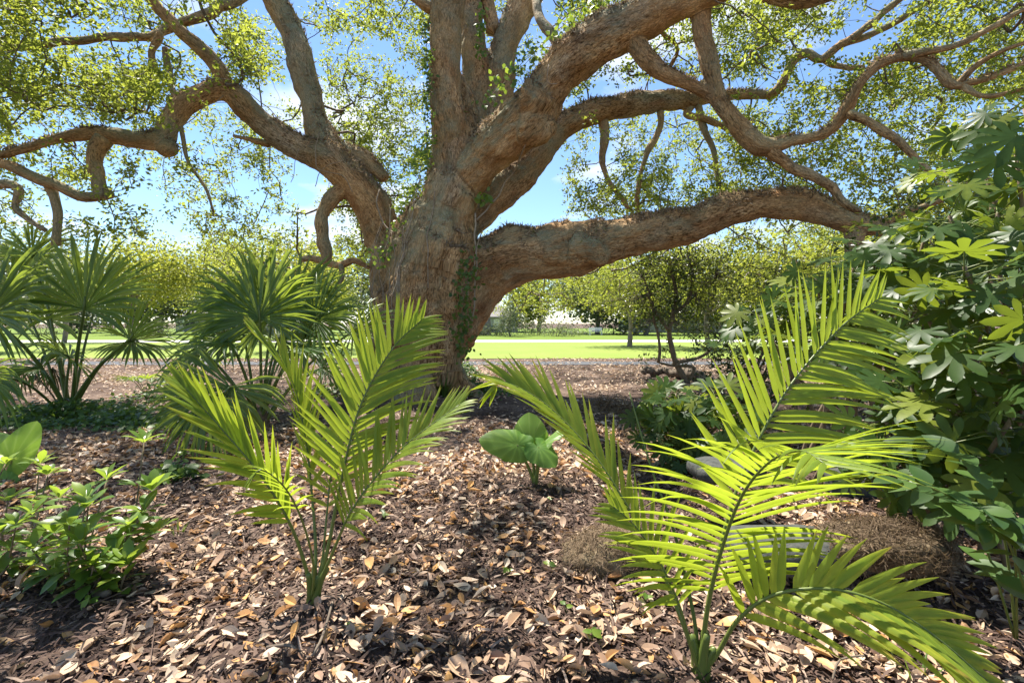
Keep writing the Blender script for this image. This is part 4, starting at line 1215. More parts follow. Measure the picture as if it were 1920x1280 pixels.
# ------------------------------------------------------------------ lobed-leaf shrubs (right)
def lobed_leaf(nl=8, seed=0, depth=.42):
    """palmate leaf of unit radius with a stalk, folded along each lobe"""
    g = np.random.default_rng(seed)
    V = [(0, 0, 0)]; F3, F4 = [], []
    sp = R(292)
    mids, ins = [], []
    for k in range(nl):
        th = -sp / 2 + (k + .5) * sp / nl
        L = (.62 + .38 * math.cos(th * .62)) * g.uniform(.95, 1.05)
        hw = sp / nl * .5
        mids.append((th, L, hw))
    idx0 = len(V)
    for th, L, hw in mids:
        def pt(r, a, z): return (r * math.cos(th + a), r * math.sin(th + a), z)
        b = len(V)
        ri = depth * L * .85
        dz = -.16 * L * L
        V += [pt(ri, -hw, -.05), pt(ri, 0, -.02 + dz * .2), pt(ri, hw, -.05),
              pt(L * .70, -hw * .72, dz * .5 + .02), pt(L * .68, 0, dz * .5 - .01), pt(L * .70, hw * .72, dz * .5 + .02),
              pt(L * .88, -hw * .38, dz * .8 + .01), pt(L * .86, 0, dz * .8), pt(L * .88, hw * .38, dz * .8 + .01), pt(L, 0, dz)]
        F3 += [[0, b, b + 1], [0, b + 1, b + 2], [b + 6, b + 9, b + 7], [b + 7, b + 9, b + 8]]
        F4 += [[b, b + 3, b + 4, b + 1], [b + 1, b + 4, b + 5, b + 2], [b + 3, b + 6, b + 7, b + 4], [b + 4, b + 7, b + 8, b + 5]]
    return np.array(V), [np.array(F3), np.array(F4)]
FAT = []
for k in range(9):
    V, F = lobed_leaf(8 if k % 3 else 9, k, .36 + .03 * (k % 3))
    me = mesh_np('lobed_leaf', V, F, True, np.clip(np.full(len(V), (.05, .1, .15, .25, .3, .4, .55, .75, .95)[k]) + rng.normal(size=len(V)) * .015 + np.array([.22] + [(.16 if j % 10 in (1, 4, 7) else 0) for j in range(len(V) - 1)]), 0, 1))
    me.materials.append(M['fatsia'])
    FAT.append(me)

def put(me, name, parent, pos, x, z, s):
    """a copy of a shared mesh: x its long axis, z its normal"""
    z = unit(z); x = unit(np.asarray(x, float) - z * np.dot(x, z)); y = np.cross(z, x)
    o = bpy.data.objects.new(name, me)
    COL.objects.link(o)
    o.parent = parent
    p = np.asarray(pos, float) - (root_loc(parent) if parent is not None else 0)
    s = np.broadcast_to(np.asarray(s, float), (3,))
    mt = Matrix.Identity(4)
    for i in range(3):
        mt[i][0], mt[i][1], mt[i][2], mt[i][3] = x[i] * s[0], y[i] * s[1], z[i] * s[2], p[i]
    o.matrix_basis = mt
    return o

def fatsia(label, base, tips, leafr, nper, seed, light=.2):
    g = np.random.default_rng(seed)
    t = thing('lobed_leaf_shrub', label, 'shrub', base, 'lobed leaf shrubs')
    b = np.asarray(base, float)
    for i, tp in enumerate(tips):
        tp = np.asarray(tp, float)
        st = b + np.array([g.normal() * .18, g.normal() * .18, 0]); st[2] = g1(st[0], st[1]) - .03
        c = cr([st, st * .6 + tp * .4 + g.normal(size=3) * [.06, .06, .02] + [0, 0, .12], tp], n=6)
        m = MB(); m.add(*tube(c, np.linspace(.019, .011, len(c)), 7, wob=.15, seed=i)); stem = m.build('stem', M['stem'], t)
        a0 = g.random() * 6
        for j in range(nper):
            a = a0 + j * 2.4
            el = R(g.uniform(-18, 48) - 10)
            out = np.array([math.cos(a) * math.cos(el), math.sin(a) * math.cos(el), math.sin(el)])
            pl_ = leafr * g.uniform(.8, 1.6)
            s0 = tp - np.array([0, 0, .012 * j])
            e = s0 + out * pl_
            z = unit(np.array([0, 0, 1.0]) * g.uniform(.5, 1.1) + out * g.uniform(-.1, .55) + np.array([-.25, -.35, 0]) + g.normal(size=3) * .38)
            me = FAT[min(8, int(abs(g.normal(0, .28 + light)) * 9))]
            put(me, 'leaf', t, e, out + np.array([0, 0, -.3]), z, leafr * g.uniform(.55, 1.25))
            m = MB(); m.add(*tube(np.array([s0, (s0 + e) / 2 + [0, 0, .02], e]), [.004, .0035, .003], 4), tint=.6)
            m.build('leaf_stalk', M['palm_rib'], stem)
    return t
# tall plant on the right edge
fatsia('tall lobed leaf shrub with big glossy leaves at the right edge', on_ground([3.35, 3.1, 0]), [P(1808, 500, 2.9), P(1880, 560, 2.6), P(1780, 405, 3.2), P(1870, 400, 3.1), P(1905, 290, 3.3), P(1940, 470, 2.9), P(1840, 310, 3.6), P(1930, 620, 2.4), P(1790, 640, 2.9), P(1950, 380, 3.4), P(1850, 700, 2.7), P(1720, 560, 3.3), P(1840, 240, 4.0), P(1920, 205, 3.8), P(1770, 320, 4.2)], .2, 12, 601, .2)
fatsia('leafy lobed leaf shrub behind the top of the tall palm frond', on_ground([2.9, 4.3, 0]), [P(1655, 545, 3.8), P(1600, 500, 4.1), P(1700, 480, 4.0), P(1740, 420, 4.2), P(1570, 540, 4.3), P(1530, 520, 4.4), P(1650, 460, 4.5), P(1760, 520, 4.0), P(1690, 620, 3.9), P(1620, 640, 4.0)], .2, 11, 602, .22)
fatsia('shaded lobed leaf shrub low at the right behind the long frond tips', on_ground([2.75, 3.0, 0]), [P(1710, 720, 3.0), P(1800, 770, 2.8), P(1850, 850, 2.6), P(1740, 830, 2.9), P(1660, 790, 3.1), P(1900, 780, 2.5), P(1690, 880, 2.9), P(1790, 900, 2.7)], .19, 10, 603, .12)
fatsia('lobed leaf shrub with paler leaves behind the long limb end', on_ground([3.6, 5.4, 0]), [P(1480, 560, 5.6), P(1420, 590, 5.7), P(1520, 580, 5.3), P(1560, 600, 5.2), P(1450, 640, 5.4), P(1380, 620, 5.8)], .19, 9, 604, .3)
fatsia('small low lobed leaf shrub beside the grey stone slab', on_ground([1.85, 5.15, 0]), [P(1265, 770, 5.0), P(1300, 740, 5.2), P(1345, 745, 5.3), P(1250, 800, 5.0), P(1310, 790, 4.9), P(1285, 830, 4.9), P(1350, 800, 5.0), P(1240, 760, 5.3), P(1330, 840, 4.9), P(1390, 770, 5.2), P(1270, 735, 5.1), P(1230, 790, 5.0), P(1300, 850, 4.8)], .175, 13, 605, .2)

# ------------------------------------------------------------------ darker evergreen shrubs and the slim little tree
LEAF_T = leaf_template(ELL(.2), 3, .25, .12)
def bushy(name, label, base, clouds, n, size, mat, seed, stems=8, group=None, tmean=.4):
    g = np.random.default_rng(seed)
    t = thing(name, label, 'shrub', base, group)
    mb = MB(); cs = []
    for cen, rad in clouds:
        m = n // len(clouds) // 9
        d = unit(g.normal(size=(m, 3))); r = g.uniform(.2, 1, m) ** .45
        c = np.asarray(cen) + d * r[:, None] * rad
        c = c[c[:, 2] > .08]
        cs.append(c); m = len(c)
        dr = np.repeat(unit(c - np.asarray(base) + g.normal(size=(m, 3)) * .2), 9, 0) + g.normal(size=(m * 9, 3)) * .55
        z = unit(np.repeat([[0, 0, 1.0]], m * 9, 0) + g.normal(size=(m * 9, 3)) * .5)
        x = unit(dr - z * np.sum(dr * z, 1, keepdims=True))
        p = np.repeat(c, 9, 0) + g.normal(size=(m * 9, 3)) * size * .7
        s = g.uniform(.7, 1.3, m * 9) * size
        ti = np.clip(np.repeat(g.normal(tmean, .2, m), 9) + g.normal(size=m * 9) * .08, 0, 1)
        scatter(mb, *LEAF_T, p, np.stack([x, np.cross(z, x), z], -1), s, ti)
    mb.build('foliage', mat, t, kind='stuff')
    C = np.vstack(cs)
    for k in range(stems):
        e = C[g.integers(len(C))]
        s = np.asarray(base) + [g.normal() * .06, g.normal() * .06, -.03]
        md = (s + e) / 2 + g.normal(size=3) * .1 + [0, 0, .1]
        m = MB(); m.add(*tube(cr([s, md, e], n=5), np.linspace(.022, .005, 11), 6, wob=.15, seed=k)); m.build('stem', M['stem'], t)
    return t
bushy('evergreen_shrub', 'dark small-leaved evergreen shrub between the slim little tree and the tall frond', on_ground([3.6, 7.6, 0]), [(P(1400, 640, 7.5), (.75, .6, .6)), (P(1470, 580, 7.4), (.8, .6, .7)), (P(1380, 720, 7.3), (.6, .5, .4)), (P(1540, 620, 7), (.8, .6, .8))], 5200, .075, M['dark_shrub'], 701, 12, tmean=.35)
bushy('evergreen_shrub', 'dark tangled evergreen shrub filling the shade behind the lobed leaf shrubs', on_ground([4.6, 5.6, 0]), [(P(1640, 700, 5.5), (.9, .5, .9)), (P(1750, 640, 5.4), (.9, .6, 1.0)), (P(1860, 560, 5), (.9, .7, 1.1)), (P(1900, 760, 4.4), (.8, .6, .8)), (P(1720, 470, 6.2), (.9, .7, .7))], 7600, .085, M['dark_shrub'], 702, 14, tmean=.45)

def slim_tree():
    g = np.random.default_rng(77)
    b = on_ground(G(1290, 716)); d = b[1]
    t = thing('slim_tree', 'slim little evergreen tree with a forked stem at the edge of the lawn', 'tree', b)
    def Q(x, y, o=0.0): return P(x, y, d + o)
    br = [([b, Q(1272, 690), Q(1261, 660), Q(1256, 620), Q(1262, 590), Q(1268, 560), Q(1262, 520), Q(1255, 490)], 6),
          ([b, Q(1300, 690, -.2), Q(1262, 684), Q(1236, 680)], 4), ([Q(1236, 680), Q(1234, 640), Q(1228, 600), Q(1222, 560), Q(1205, 520)], 3),
          ([Q(1262, 592), Q(1285, 570), Q(1310, 545), Q(1340, 520)], 4), ([Q(1256, 620), Q(1230, 585), Q(1215, 550)], 4), ([Q(1262, 684), Q(1310, 670), Q(1345, 645), Q(1375, 620)], 4), ([Q(1285, 570), Q(1300, 520), Q(1290, 480)], 4)]
    C = []
    for k, (pts, r) in enumerate(br):
        c = cr(pts, .15); c = c + np.stack([vnoise(c * 2.5, 900 + j + k) for j in range(3)], 1) * .04
        m = MB(); m.add(*tube(c, np.linspace(r, r * .5, len(c)) * d / FPX, 7, wob=.15, seed=k)); m.build('trunk' if k == 0 else 'branch', M['stem'], t)
        C.append(c[len(c) // 2:])
    C = np.vstack(C)
    n = 330
    c = C[g.integers(len(C), size=n)] + g.normal(size=(n, 3)) * [.45, .35, .33]
    extra = np.stack([g.uniform(1185, 1385, 170), g.uniform(470, 600, 170)], 1)
    c = np.vstack([c, [Q(x, y, g.normal() * .4) for x, y in extra]])
    c = c[(c[:, 2] > .5)]
    # thin twigs to each spray
    tw = MB()
    for p in c:
        q = C[((C - p) ** 2).sum(1).argmin()]
        tw.add(*tube(cr([q, (p + q) / 2 + g.normal(size=3) * .06, p], n=3), [.008, .007, .006, .005, .004, .004, .003], 4, cap=False))
    tw.build('twigs', M['twig'], t, kind='stuff')
    per = 9
    m = len(c) * per
    z = unit(g.normal(size=(m, 3)) * .7 + [0, 0, .6]); x = g.normal(size=(m, 3)); x = unit(x - z * np.sum(x * z, 1, keepdims=True))
    mb = MB()
    scatter(mb, *LEAF_T, np.repeat(c, per, 0) + g.normal(size=(m, 3)) * .09, np.stack([x, np.cross(z, x), z], -1), g.uniform(.07, .12, m), np.clip(np.repeat(g.normal(.4, .25, len(c)), per) + g.normal(size=m) * .1, 0, 1))
    mb.build('crown', M['dark_shrub'], t, kind='stuff')
slim_tree()

# ------------------------------------------------------------------ elephant ears
def ear_leaf(L, W, seed=0):
    """heart shaped blade round the stalk joint, tip along x, ribs pressed in"""
    cp = np.array([(0, 1), (14, .93), (30, .80), (50, .69), (75, .62), (100, .59), (125, .57), (146, .53), (162, .43), (174, .2), (180, .13)])
    na, nr_ = 40, 6
    V = [(0, 0, 0)]
    for r in range(1, nr_ + 1):
        for k in range(na):
            th = -180 + 360 * k / na
            rr = np.interp(abs(th), cp[:, 0], cp[:, 1]) * r / nr_
            x, y = rr * math.cos(R(th)) * L, rr * math.sin(R(th)) * W * 1.35
            V.append((x, y, -.28 * x * abs(x) / L + .16 * abs(y) - .9 * y * y / L + .010 * math.cos(R(th) * 13) * (r / nr_) ** 1.5 * L * 3 * .5 + .012 * math.sin(k * 1.3 + seed) * (r == nr_)))
    F3 = [[0, 1 + k, 1 + (k + 1) % na] for k in range(na)]
    F4 = [[1 + (r - 1) * na + k, 1 + r * na + k, 1 + r * na + (k + 1) % na, 1 + (r - 1) * na + (k + 1) % na] for r in range(1, nr_) for k in range(na)]
    return mesh_np('ear_leaf', np.array(V), [np.array(F3), np.array(F4)], True, np.full(len(V), .4))
def ear_plant(label, base, leaves):
    t = thing('elephant_ear', label, 'plant', base, 'elephant ear plants')
    for k, (hub, ax, nm, L, W, ti) in enumerate(leaves):
        L *= 1.15; W *= 1.1
        me = ear_leaf(L, W, k); me.materials.append(M['ear'])
        a = np.full(len(me.vertices), ti, np.float32); a[0] = 1.0
        for r_ in range(6):
            for q_ in range(40):
                if q_ in (20, 23, 17, 26, 14, 29, 11, 32, 8): a[1 + r_ * 40 + q_] = min(1.0, .93 + .01 * r_)
        me.attributes['tint'].data.foreach_set('value', a)
        lf = put(me, 'leaf', t, hub, ax, nm, 1.0)
        m = MB(); m.add(*tube(cr([np.asarray(base) + [.01 * math.cos(k * 2), .01 * math.sin(k * 2), -.02], (np.asarray(base) * .55 + np.asarray(hub) * .45) + [.01, .01, .0], hub], n=5), np.linspace(.018, .008, 11), 8), tint=.7)
        m.build('leaf_stalk', M['palm_rib'], t)
    return t
be = on_ground(G(1002, 925)); dE = be[1]
ear_plant('elephant ear plant with broad green leaves alone in the mulch before the oak', be, [
    (P(970, 834, dE - .02), (-.95, -.1, .25), (.25, -.75, .55), .29, .17, .35), (P(994, 834, dE + .05), (-.05, .2, 1), (-.1, -1, .2), .25, .19, .6),
    (P(1010, 838, dE - .06), (.5, -.6, -.15), (.05, -.55, .8), .19, .15, .3), (P(1014, 836, dE + .03), (.8, .25, .65), (-.6, -.2, .75), .26, .11, .5)])
be2 = on_ground(G(8, 905)); dF = be2[1]
ear_plant('elephant ear plant with upright leaves cut by the left edge', be2, [
    (P(22, 862, dF), (.5, .1, .85), (.6, -.7, -.1), .32, .16, .85), (P(-5, 850, dF + .1), (-.6, .1, .6), (.2, -.8, .5), .26, .18, .5), (P(14, 905, dF - .1), (-.2, -.5, .6), (.2, -.8, .5), .16, .09, .7)])

# ------------------------------------------------------------------ low shrub with whorled leaves, at left
WH = []
for k in range(6):
    V, F = leaf_template(OBO(.21), 5, .22, .2 + .1 * (k % 3))
    me = mesh_np('whorl_leaf', V, F, True, np.full(len(V), (.15, .3, .45, .6, .8, 1.0)[k])); me.materials.append(M['shrub']); WH.append(me)
def whorl_shrub(label, base, tips, sz, seed, group):
    g = np.random.default_rng(seed)
    t = thing('whorled_shrub', label, 'shrub', base, group)
    b = np.asarray(base, float)
    for i, tp in enumerate(tips):
        st = b + np.array([g.normal() * .07, g.normal() * .06, 0]); st[2] = g1(st[0], st[1]) - .02
        c = cr([st, st * .6 + tp * .4 + g.normal(size=3) * .04 - [0, 0, .02], tp], n=6)
        m = MB(); m.add(*tube(c, np.linspace(.008, .004, len(c)), 6, wob=.1)); m.build('stem', M['stem'], t)
        for lv in range(3):
            hub = c[-1 - lv * 3]
            for j in range((9, 6, 4)[lv]):
                a = j * 2.4 + i + lv
                el = R((45, 22, 5)[lv] + g.normal() * 14)
                out = np.array([math.cos(a) * math.cos(el), math.sin(a) * math.cos(el), math.sin(el)])
                z = np.array([-math.cos(a) * math.sin(el), -math.sin(a) * math.sin(el), math.cos(el)]) + g.normal(size=3) * .15
                put(WH[int(np.clip((4.2, 2.4, 1.6)[lv] + g.normal() * 1.1, 0, 5))], 'leaf', t, hub + out * .008, out, z, sz * g.uniform(.7, 1.15) * (1.0, 1.1, 1)[lv])
bs = on_ground(G(190, 1110)); dS = bs[1]
whorl_shrub('low leafy green shrub with upright stems at lower left', bs, [P(270, 830, dS + .35), P(60, 965, dS), P(160, 940, dS), P(165, 950, dS - .2), P(110, 935, dS + .2), P(285, 920, dS + .1), P(270, 960, dS), P(240, 985, dS + .05), P(215, 1040, dS - .1), P(240, 1060, dS - .15), P(95, 1080, dS), P(175, 1060, dS - .2), P(100, 1000, dS - .1), P(200, 900, dS + .2), P(130, 985, dS - .3), P(60, 1030, dS - .1), P(290, 1000, dS), P(150, 1020, dS - .3)], .12, 801, 'low whorled shrubs')
bs2 = on_ground(G(-10, 1090)); 
whorl_shrub('low leafy green shrub cut by the left edge of the picture', bs2, [P(15, 940, bs2[1]), P(0, 1000, bs2[1] - .1), P(60, 1060, bs2[1]), P(30, 985, bs2[1] - .2), P(75, 870, bs2[1] + .6), P(90, 890, bs2[1] + .5), P(10, 870, bs2[1] + .4)], .105, 802, 'low whorled shrubs')

# beauty-berry like plants at the right edge, broad leaves in pairs along a stem
BR = []
for k in range(3):
    V, F = leaf_template(ELL(.27), 5, .15, .18)
    me = mesh_np('broad_leaf', V, F, True, np.full(len(V), (.1, .3, .5)[k])); me.materials.append(M['cover']); BR.append(me)
def pair_plant(label, base, shoots, L, seed):
    g = np.random.default_rng(seed)
    t = thing('broad_leaf_plant', label, 'plant', base, 'broad leaf plants at the right edge')
    for k, pts in enumerate(shoots):
        c = cr([np.asarray(base) - [0, 0, .02]] + pts, n=5)
        m = MB(); m.add(*tube(c, np.linspace(.006, .003, len(c)), 5)); m.build('stem', M['palm_rib'], t)
        for i in range(3, len(c), 2):
            T = unit(c[i] - c[i - 1]); S = unit(np.cross(T, [0, 0, 1.0]))
            for sg in (-1, 1):
                put(BR[g.integers(3)], 'leaf', t, c[i], S * sg + T * .5, np.array([0, -.3, 1.0]) + g.normal(size=3) * .2, L * g.uniform(.7, 1.1))
bp = on_ground([2.35, 2.25, 0])
pair_plant('broad leaf plant in the shade at the right edge below the lobed leaves', bp, [[P(1830, 980, 2.2), P(1760, 920, 2.2), P(1690, 900, 2.3)], [P(1880, 990, 2.1), P(1830, 890, 2.1), P(1800, 850, 2.1)], [P(1900, 1000, 2.0), P(1860, 960, 1.95), P(1800, 945, 1.95)]], .15, 811)
bp2 = on_ground([2.25, 2.0, 0])
pair_plant('broad leaf plant low at the right edge above the litter', bp2, [[P(1900, 1040, 1.95), P(1870, 990, 1.9), P(1840, 985, 1.9)], [P(1930, 1020, 1.9), P(1900, 960, 1.85)]], .15, 812)
# ------------------------------------------------------------------ stones, mossy mounds, dead wood
def rock(name, label, cat, cen, rad, mat, seed, flat=0, group=None, rough=.22, n=26, sink=.3):
    g = np.random.default_rng(seed)
    th = np.linspace(0, math.pi, n // 2 + 1); ph = np.linspace(0, 2 * math.pi, n, endpoint=False)
    D = np.array([[math.sin(a) * math.cos(b), math.sin(a) * math.sin(b), math.cos(a)] for a in th for b in ph])
    p = np.sign(D) * np.abs(D) ** (.62 if flat else .85)
    r = 1 + rough * fbm(D * 1.3 + seed, 3, seed) + rough * .3 * vnoise(D * 6 + seed, seed + 3)
    V = p * r[:, None] * np.asarray(rad)
    cz = np.asarray(cen, float)
    V = V + cz
    F = [[i * n + j, i * n + (j + 1) % n, (i + 1) * n + (j + 1) % n, (i + 1) * n + j] for i in range(len(th) - 1) for j in range(n)]
    m = MB(); m.add(V, [np.array(F)])
    return m.build(name, mat, None, loc=[cz[0], cz[1], g1(cz[0], cz[1])], label=label, cat=cat, group=group), V, D
def og(px, py, dz): p = G(px, py); return np.array([p[0], p[1], g1(p[0], p[1]) + dz])
rock('stone_slab', 'flat grey stone slab under the base of the tall palm frond', 'stone', P(1362, 880, 3.55) , (.26, .2, .075), M['stone'], 21, 1, 'garden stones', .1)
rock('stone_slab', 'long grey stone slab half hidden by the lower palm fronds', 'stone', P(1480, 1030, 2.85), (.34, .22, .10), M['stone'], 22, 1, 'garden stones', .12)
rock('stone', 'small dark stone behind the mossy mound at right', 'stone', og(1600, 930, .05), (.22, .18, .14), M['stone'], 23, 1, 'garden stones', .15)
def shaggy(obj, V, n, lo, hi, seed, tmean=.55):
    """dry moss and rootlets over a mound"""
    g = np.random.default_rng(seed)
    c = V.mean(0); Nn = unit(V - c)
    ids = np.nonzero(V[:, 2] > c[2] - .3 * (V[:, 2].max() - c[2]))[0]
    ids = g.choice(ids, n)
    u = np.linspace(0, 1, 5)
    tv = np.array([[t, s * (.035 * (1 - t) + .012), .5 * t - .9 * t * t] for t in u for s in (-1, 1)])
    tf = [np.array([[2 * i, 2 * i + 1, 2 * i + 3, 2 * i + 2] for i in range(4)])]
    pos = V[ids] + g.normal(size=(n, 3)) * .02
    z = unit(Nn[ids] + g.normal(size=(n, 3)) * .4); x = g.normal(size=(n, 3)); x = unit(x - z * np.sum(x * z, 1, keepdims=True)); x = unit(x + z * .4)
    y = unit(np.cross(z, x)); z = np.cross(x, y)
    mb = MB(); scatter(mb, tv, tf, pos, np.stack([x, y, z], -1), g.uniform(lo, hi, n), np.clip(g.normal(tmean, .2, n), 0, .93))
    mb.build('dry_moss', M['fern'], obj, smooth=False, kind='stuff')
o, V, D = rock('mossy_mound', 'rounded mound covered in dry moss and rootlets left of the large feather palm', 'mound', og(1135, 1065, .04), (.27, .18, .15), M['moss_mound'], 31, 0, 'mossy mounds', .25)
shaggy(o, V, 3400, .02, .07, 1, .45)
o, V, D = rock('mossy_mound', 'long mossy mound darkened as if in shade behind the lower right palm frond', 'mound', P(1670, 1025, 2.7), (.32, .24, .11), M['moss_mound'], 32, 0, 'mossy mounds', .25)
shaggy(o, V, 3600, .025, .09, 2, .04)  # moss tint set dark to stand in for shade on this mound
o, V, D = rock('soil_heap', 'low heap of dark mulch with dry twigs farther back before the lawn', 'heap', og(1255, 826, .0), (.55, .4, .13), M['moss_mound'], 33, 0, 'mulch heaps', .25)
shaggy(o, V, 500, .08, .28, 3, .2)
o, V, D = rock('soil_heap', 'small dark twiggy heap of mulch right of the oak foot', 'heap', og(1140, 772, .0), (.45, .4, .10), M['moss_mound'], 34, 0, 'mulch heaps', .25)
shaggy(o, V, 420, .08, .28, 4, .2)
def log(label, pts, r0, r1, seed, name='fallen_branch', mat='twig', group='fallen wood'):
    c = cr(pts, .05); c = c + np.stack([vnoise(c * 6, 700 + j + seed) for j in range(3)], 1) * r0 * .8
    m = MB(); m.add(*tube(c, np.linspace(r0, r1, len(c)), 8, wob=.2, seed=seed))
    return m.build(name, M[mat], None, loc=pts[0], label=label, cat='branch', group=group)
log('thick fallen branch lying at the foot of the slim little tree', [og(1310, 716, .12), og(1270, 708, .12), og(1225, 706, .18), P(1203, 697, 12.6)], .16, .05, 1)
log('thin lichen covered stick on the litter below the left feather palm', [og(500, 1255, .02), og(545, 1258, .03), og(575, 1278, .02), og(598, 1262, .05), og(622, 1190, .05)], .008, .005, 2)
log('pale thin stick in front of the right feather palm base', [og(1560, 1275, .02), P(1575, 1235, 2.1), P(1620, 1228, 2.08)], .006, .004, 3)
log('long dry palm stalk lying behind the right mossy mound', [og(1530, 880, .12), P(1620, 800, 4.2), P(1720, 790, 4.1)], .02, .012, 4)
log('pale bare branch leaning in the dark shrubs at the right', [P(1835, 660, 3.9), P(1880, 700, 3.7), P(1935, 745, 3.5)], .045, .05, 5, mat='vine')
log('dark chunk of bark beside the low shrub at lower left', [og(155, 1140, .02), og(205, 1150, .03)], .022, .018, 6)

# ------------------------------------------------------------------ climbing and ground vines
def vine_leaves(mb, pts, n, spread, size, g, up=.4, face=(0, -1, .3)):
    p = pts[g.integers(len(pts), size=n)] + g.normal(size=(n, 3)) * spread
    z = unit(np.array(face) + g.normal(size=(n, 3)) * .55); x = g.normal(size=(n, 3)) - [0, 0, .5]; x = unit(x - z * np.sum(x * z, 1, keepdims=True))
    scatter(mb, *IVY, p, np.stack([x, np.cross(z, x), z], -1), g.uniform(.6, 1.3, n) * size, np.clip(g.normal(.5, .25, n), 0, 1))
IVY = leaf_template(lambda t: .36 * math.sin(math.pi * t ** .7) ** .8, 3, .15, .15)
def climber(label, pts, n, spread, size, seed, mat='cover', lift=.0):
    g = np.random.default_rng(seed)
    c = cr([P(*p) for p in pts], .06)
    t = thing('climbing_vine', label, 'vine', c[0], 'vines on the oak')
    m = MB(); m.add(*tube(c + np.stack([vnoise(c * 4, 70 + j) for j in range(3)], 1) * .04, .006, 5)); m.build('stem', M['stem'], t)
    mb = MB(); vine_leaves(mb, c, n, spread, size, g); mb.build('foliage', M[mat], t, kind='stuff')
climber('leafy vine climbing the right side of the oak trunk', [(868, 660, 9.2), (868, 600, 9.2), (872, 540, 9.1), (880, 480, 9.1)], 260, (.12, .06, .12), .085, 1)
climber('bright leafy vine in the left fork of the oak', [(712, 480, 9.5), (740, 450, 9.6), (765, 390, 9.7), (785, 330, 9.7), (800, 260, 9.7)], 330, (.14, .08, .14), .085, 2, 'shrub')
climber('leafy vine hanging beside the upright limb of the oak', [(800, 300, 9.5), (800, 200, 9.5), (802, 120, 9.5), (795, 40, 9.3)], 240, (.06, .06, .12), .08, 3)
climber('bright green vine along the top of the upper right limb', [(910, 190, 9.0), (950, 150, 9.0), (1010, 90, 8.8), (1080, 30, 8.6), (1130, 0, 8.4)], 260, (.13, .08, .12), .10, 4, 'shrub')
climber('small bright leafy shoot on the back limb right of the trunk', [(905, 372, 9.7), (915, 375, 9.6)], 22, (.07, .04, .06), .12, 5, 'shrub')
climber('small leafy shoot high between the upright limbs', [(905, 20, 10.1), (900, 60, 10.1), (905, 110, 10.1)], 70, (.05, .04, .1), .10, 6, 'shrub')

def ground_cover():
    g = np.random.default_rng(91)
    mb = MB()
    spots = [(130, 778, 1.1, .55, 1900, .16), (230, 790, .8, .4, 700, .10), (40, 800, .8, .3, 400, .10), (330, 800, .9, .4, 500, .08), (860, 712, .55, .5, 1100, .28), (880, 745, .7, .35, 700, .14), (820, 735, .6, .35, 500, .2), (300, 745, .7, .5, 400, .2), (640, 745, .8, .5, 500, .12), (330, 905, .2, .12, 120, .08)]
    for (x, y, rx, ry, n, h) in spots:
        c = G(x, y)
        a = g.normal(size=(n, 2)) * .6
        p = np.stack([c[0] + a[:, 0] * rx, c[1] + a[:, 1] * ry, 0 * a[:, 0]], 1)
        p[:, 2] = gz(p[:, 0], p[:, 1]) + g.random(n) ** 1.4 * h * np.exp(-(a ** 2).sum(1)) * 2 + .015
        z = unit(g.normal(size=(n, 3)) * .45 + [0, -.25, 1]); x_ = g.normal(size=(n, 3)); x_ = unit(x_ - z * np.sum(x_ * z, 1, keepdims=True))
        scatter(mb, *IVY, p, np.stack([x_, np.cross(z, x_), z], -1), g.uniform(.05, .11, n), np.clip(g.normal(.5, .25, n), 0, 1))
    mb.build('ground_cover', M['cover'], kind='stuff', label='low green leafy ground cover around the fan palms and oak foot', cat='ground cover')
ground_cover()

def grass_clump(label, base, n, L, seed, tint=.3, mat='cover', wid=.012):
    g = np.random.default_rng(seed)
    t = thing('grass_clump', label, 'plant', base, 'clumps of strappy leaves')
    for k in range(n):
        a = g.random() * 6.283; el = R(g.uniform(45, 85))
        D = np.array([math.cos(a) * math.cos(el), math.sin(a) * math.cos(el), math.sin(el)])
        V, F = strip_leaf(np.asarray(base) + [math.cos(a) * .03, math.sin(a) * .03, -.01], D, unit(np.cross(D, [0, 0, 1.0])), L * g.uniform(.6, 1.1), wid, g.uniform(.4, 1.0), .3, 6)
        m = MB(); m.add(V, F, np.clip(tint + g.normal() * .1, 0, 1)); m.build('blade', M[mat], t)
grass_clump('strappy grey green clump at the foot of the oak', og(832, 752, 0), 44, .62, 1, .35, wid=.022)
grass_clump('smaller strappy clump beside the roots of the oak', og(800, 742, 0), 26, .5, 2, .35, wid=.02)
grass_clump('thin grass tuft at the bottom edge right of the palm', og(1718, 1262, 0), 7, .22, 3, .8, wid=.008)
grass_clump('thin grass tuft in the litter right of the low shrub', og(335, 1012, 0), 12, .12, 4, .7, wid=.006)

# seedlings in the litter
SEED = []
for k in range(3):
    V, F = leaf_template(ELL(.28), 4, .2, .15)
    me = mesh_np('seedling_leaf', V, F, True, np.full(len(V), (.4, .7, .95)[k])); me.materials.append(M['shrub']); SEED.append(me)
sd = [(1110, 1228, .055, 5, 'bright yellow green seedling at the bottom centre of the litter'), (1030, 1085, .05, 3, 'tiny green seedling left of the mossy mound'), (205, 1140, .06, 6, 'small green seedling beside the low shrub at lower left'), (165, 1170, .05, 5, 'small green seedling below the low shrub at lower left'),
      (655, 1215, .03, 3, 'tiny green seedling right of the left feather palm base'), (950, 1100, .045, 4, 'tiny dark green seedling in the middle of the litter'), (1030, 955, .04, 4, 'tiny green seedling just below the elephant ear'), (1210, 1140, .05, 5, 'tiny seedling left of the large feather palm stalks'),
      (720, 990, .05, 4, 'tiny grey green seedling right of the left feather palm'), (345, 870, .08, 6, 'small leafy seedling under the drooping fan leaf'), (1240, 850, .10, 8, 'small leafy seedling before the small lobed leaf shrub'), (1060, 1170, .05, 2, 'single upright green seedling in the litter near bottom centre')]
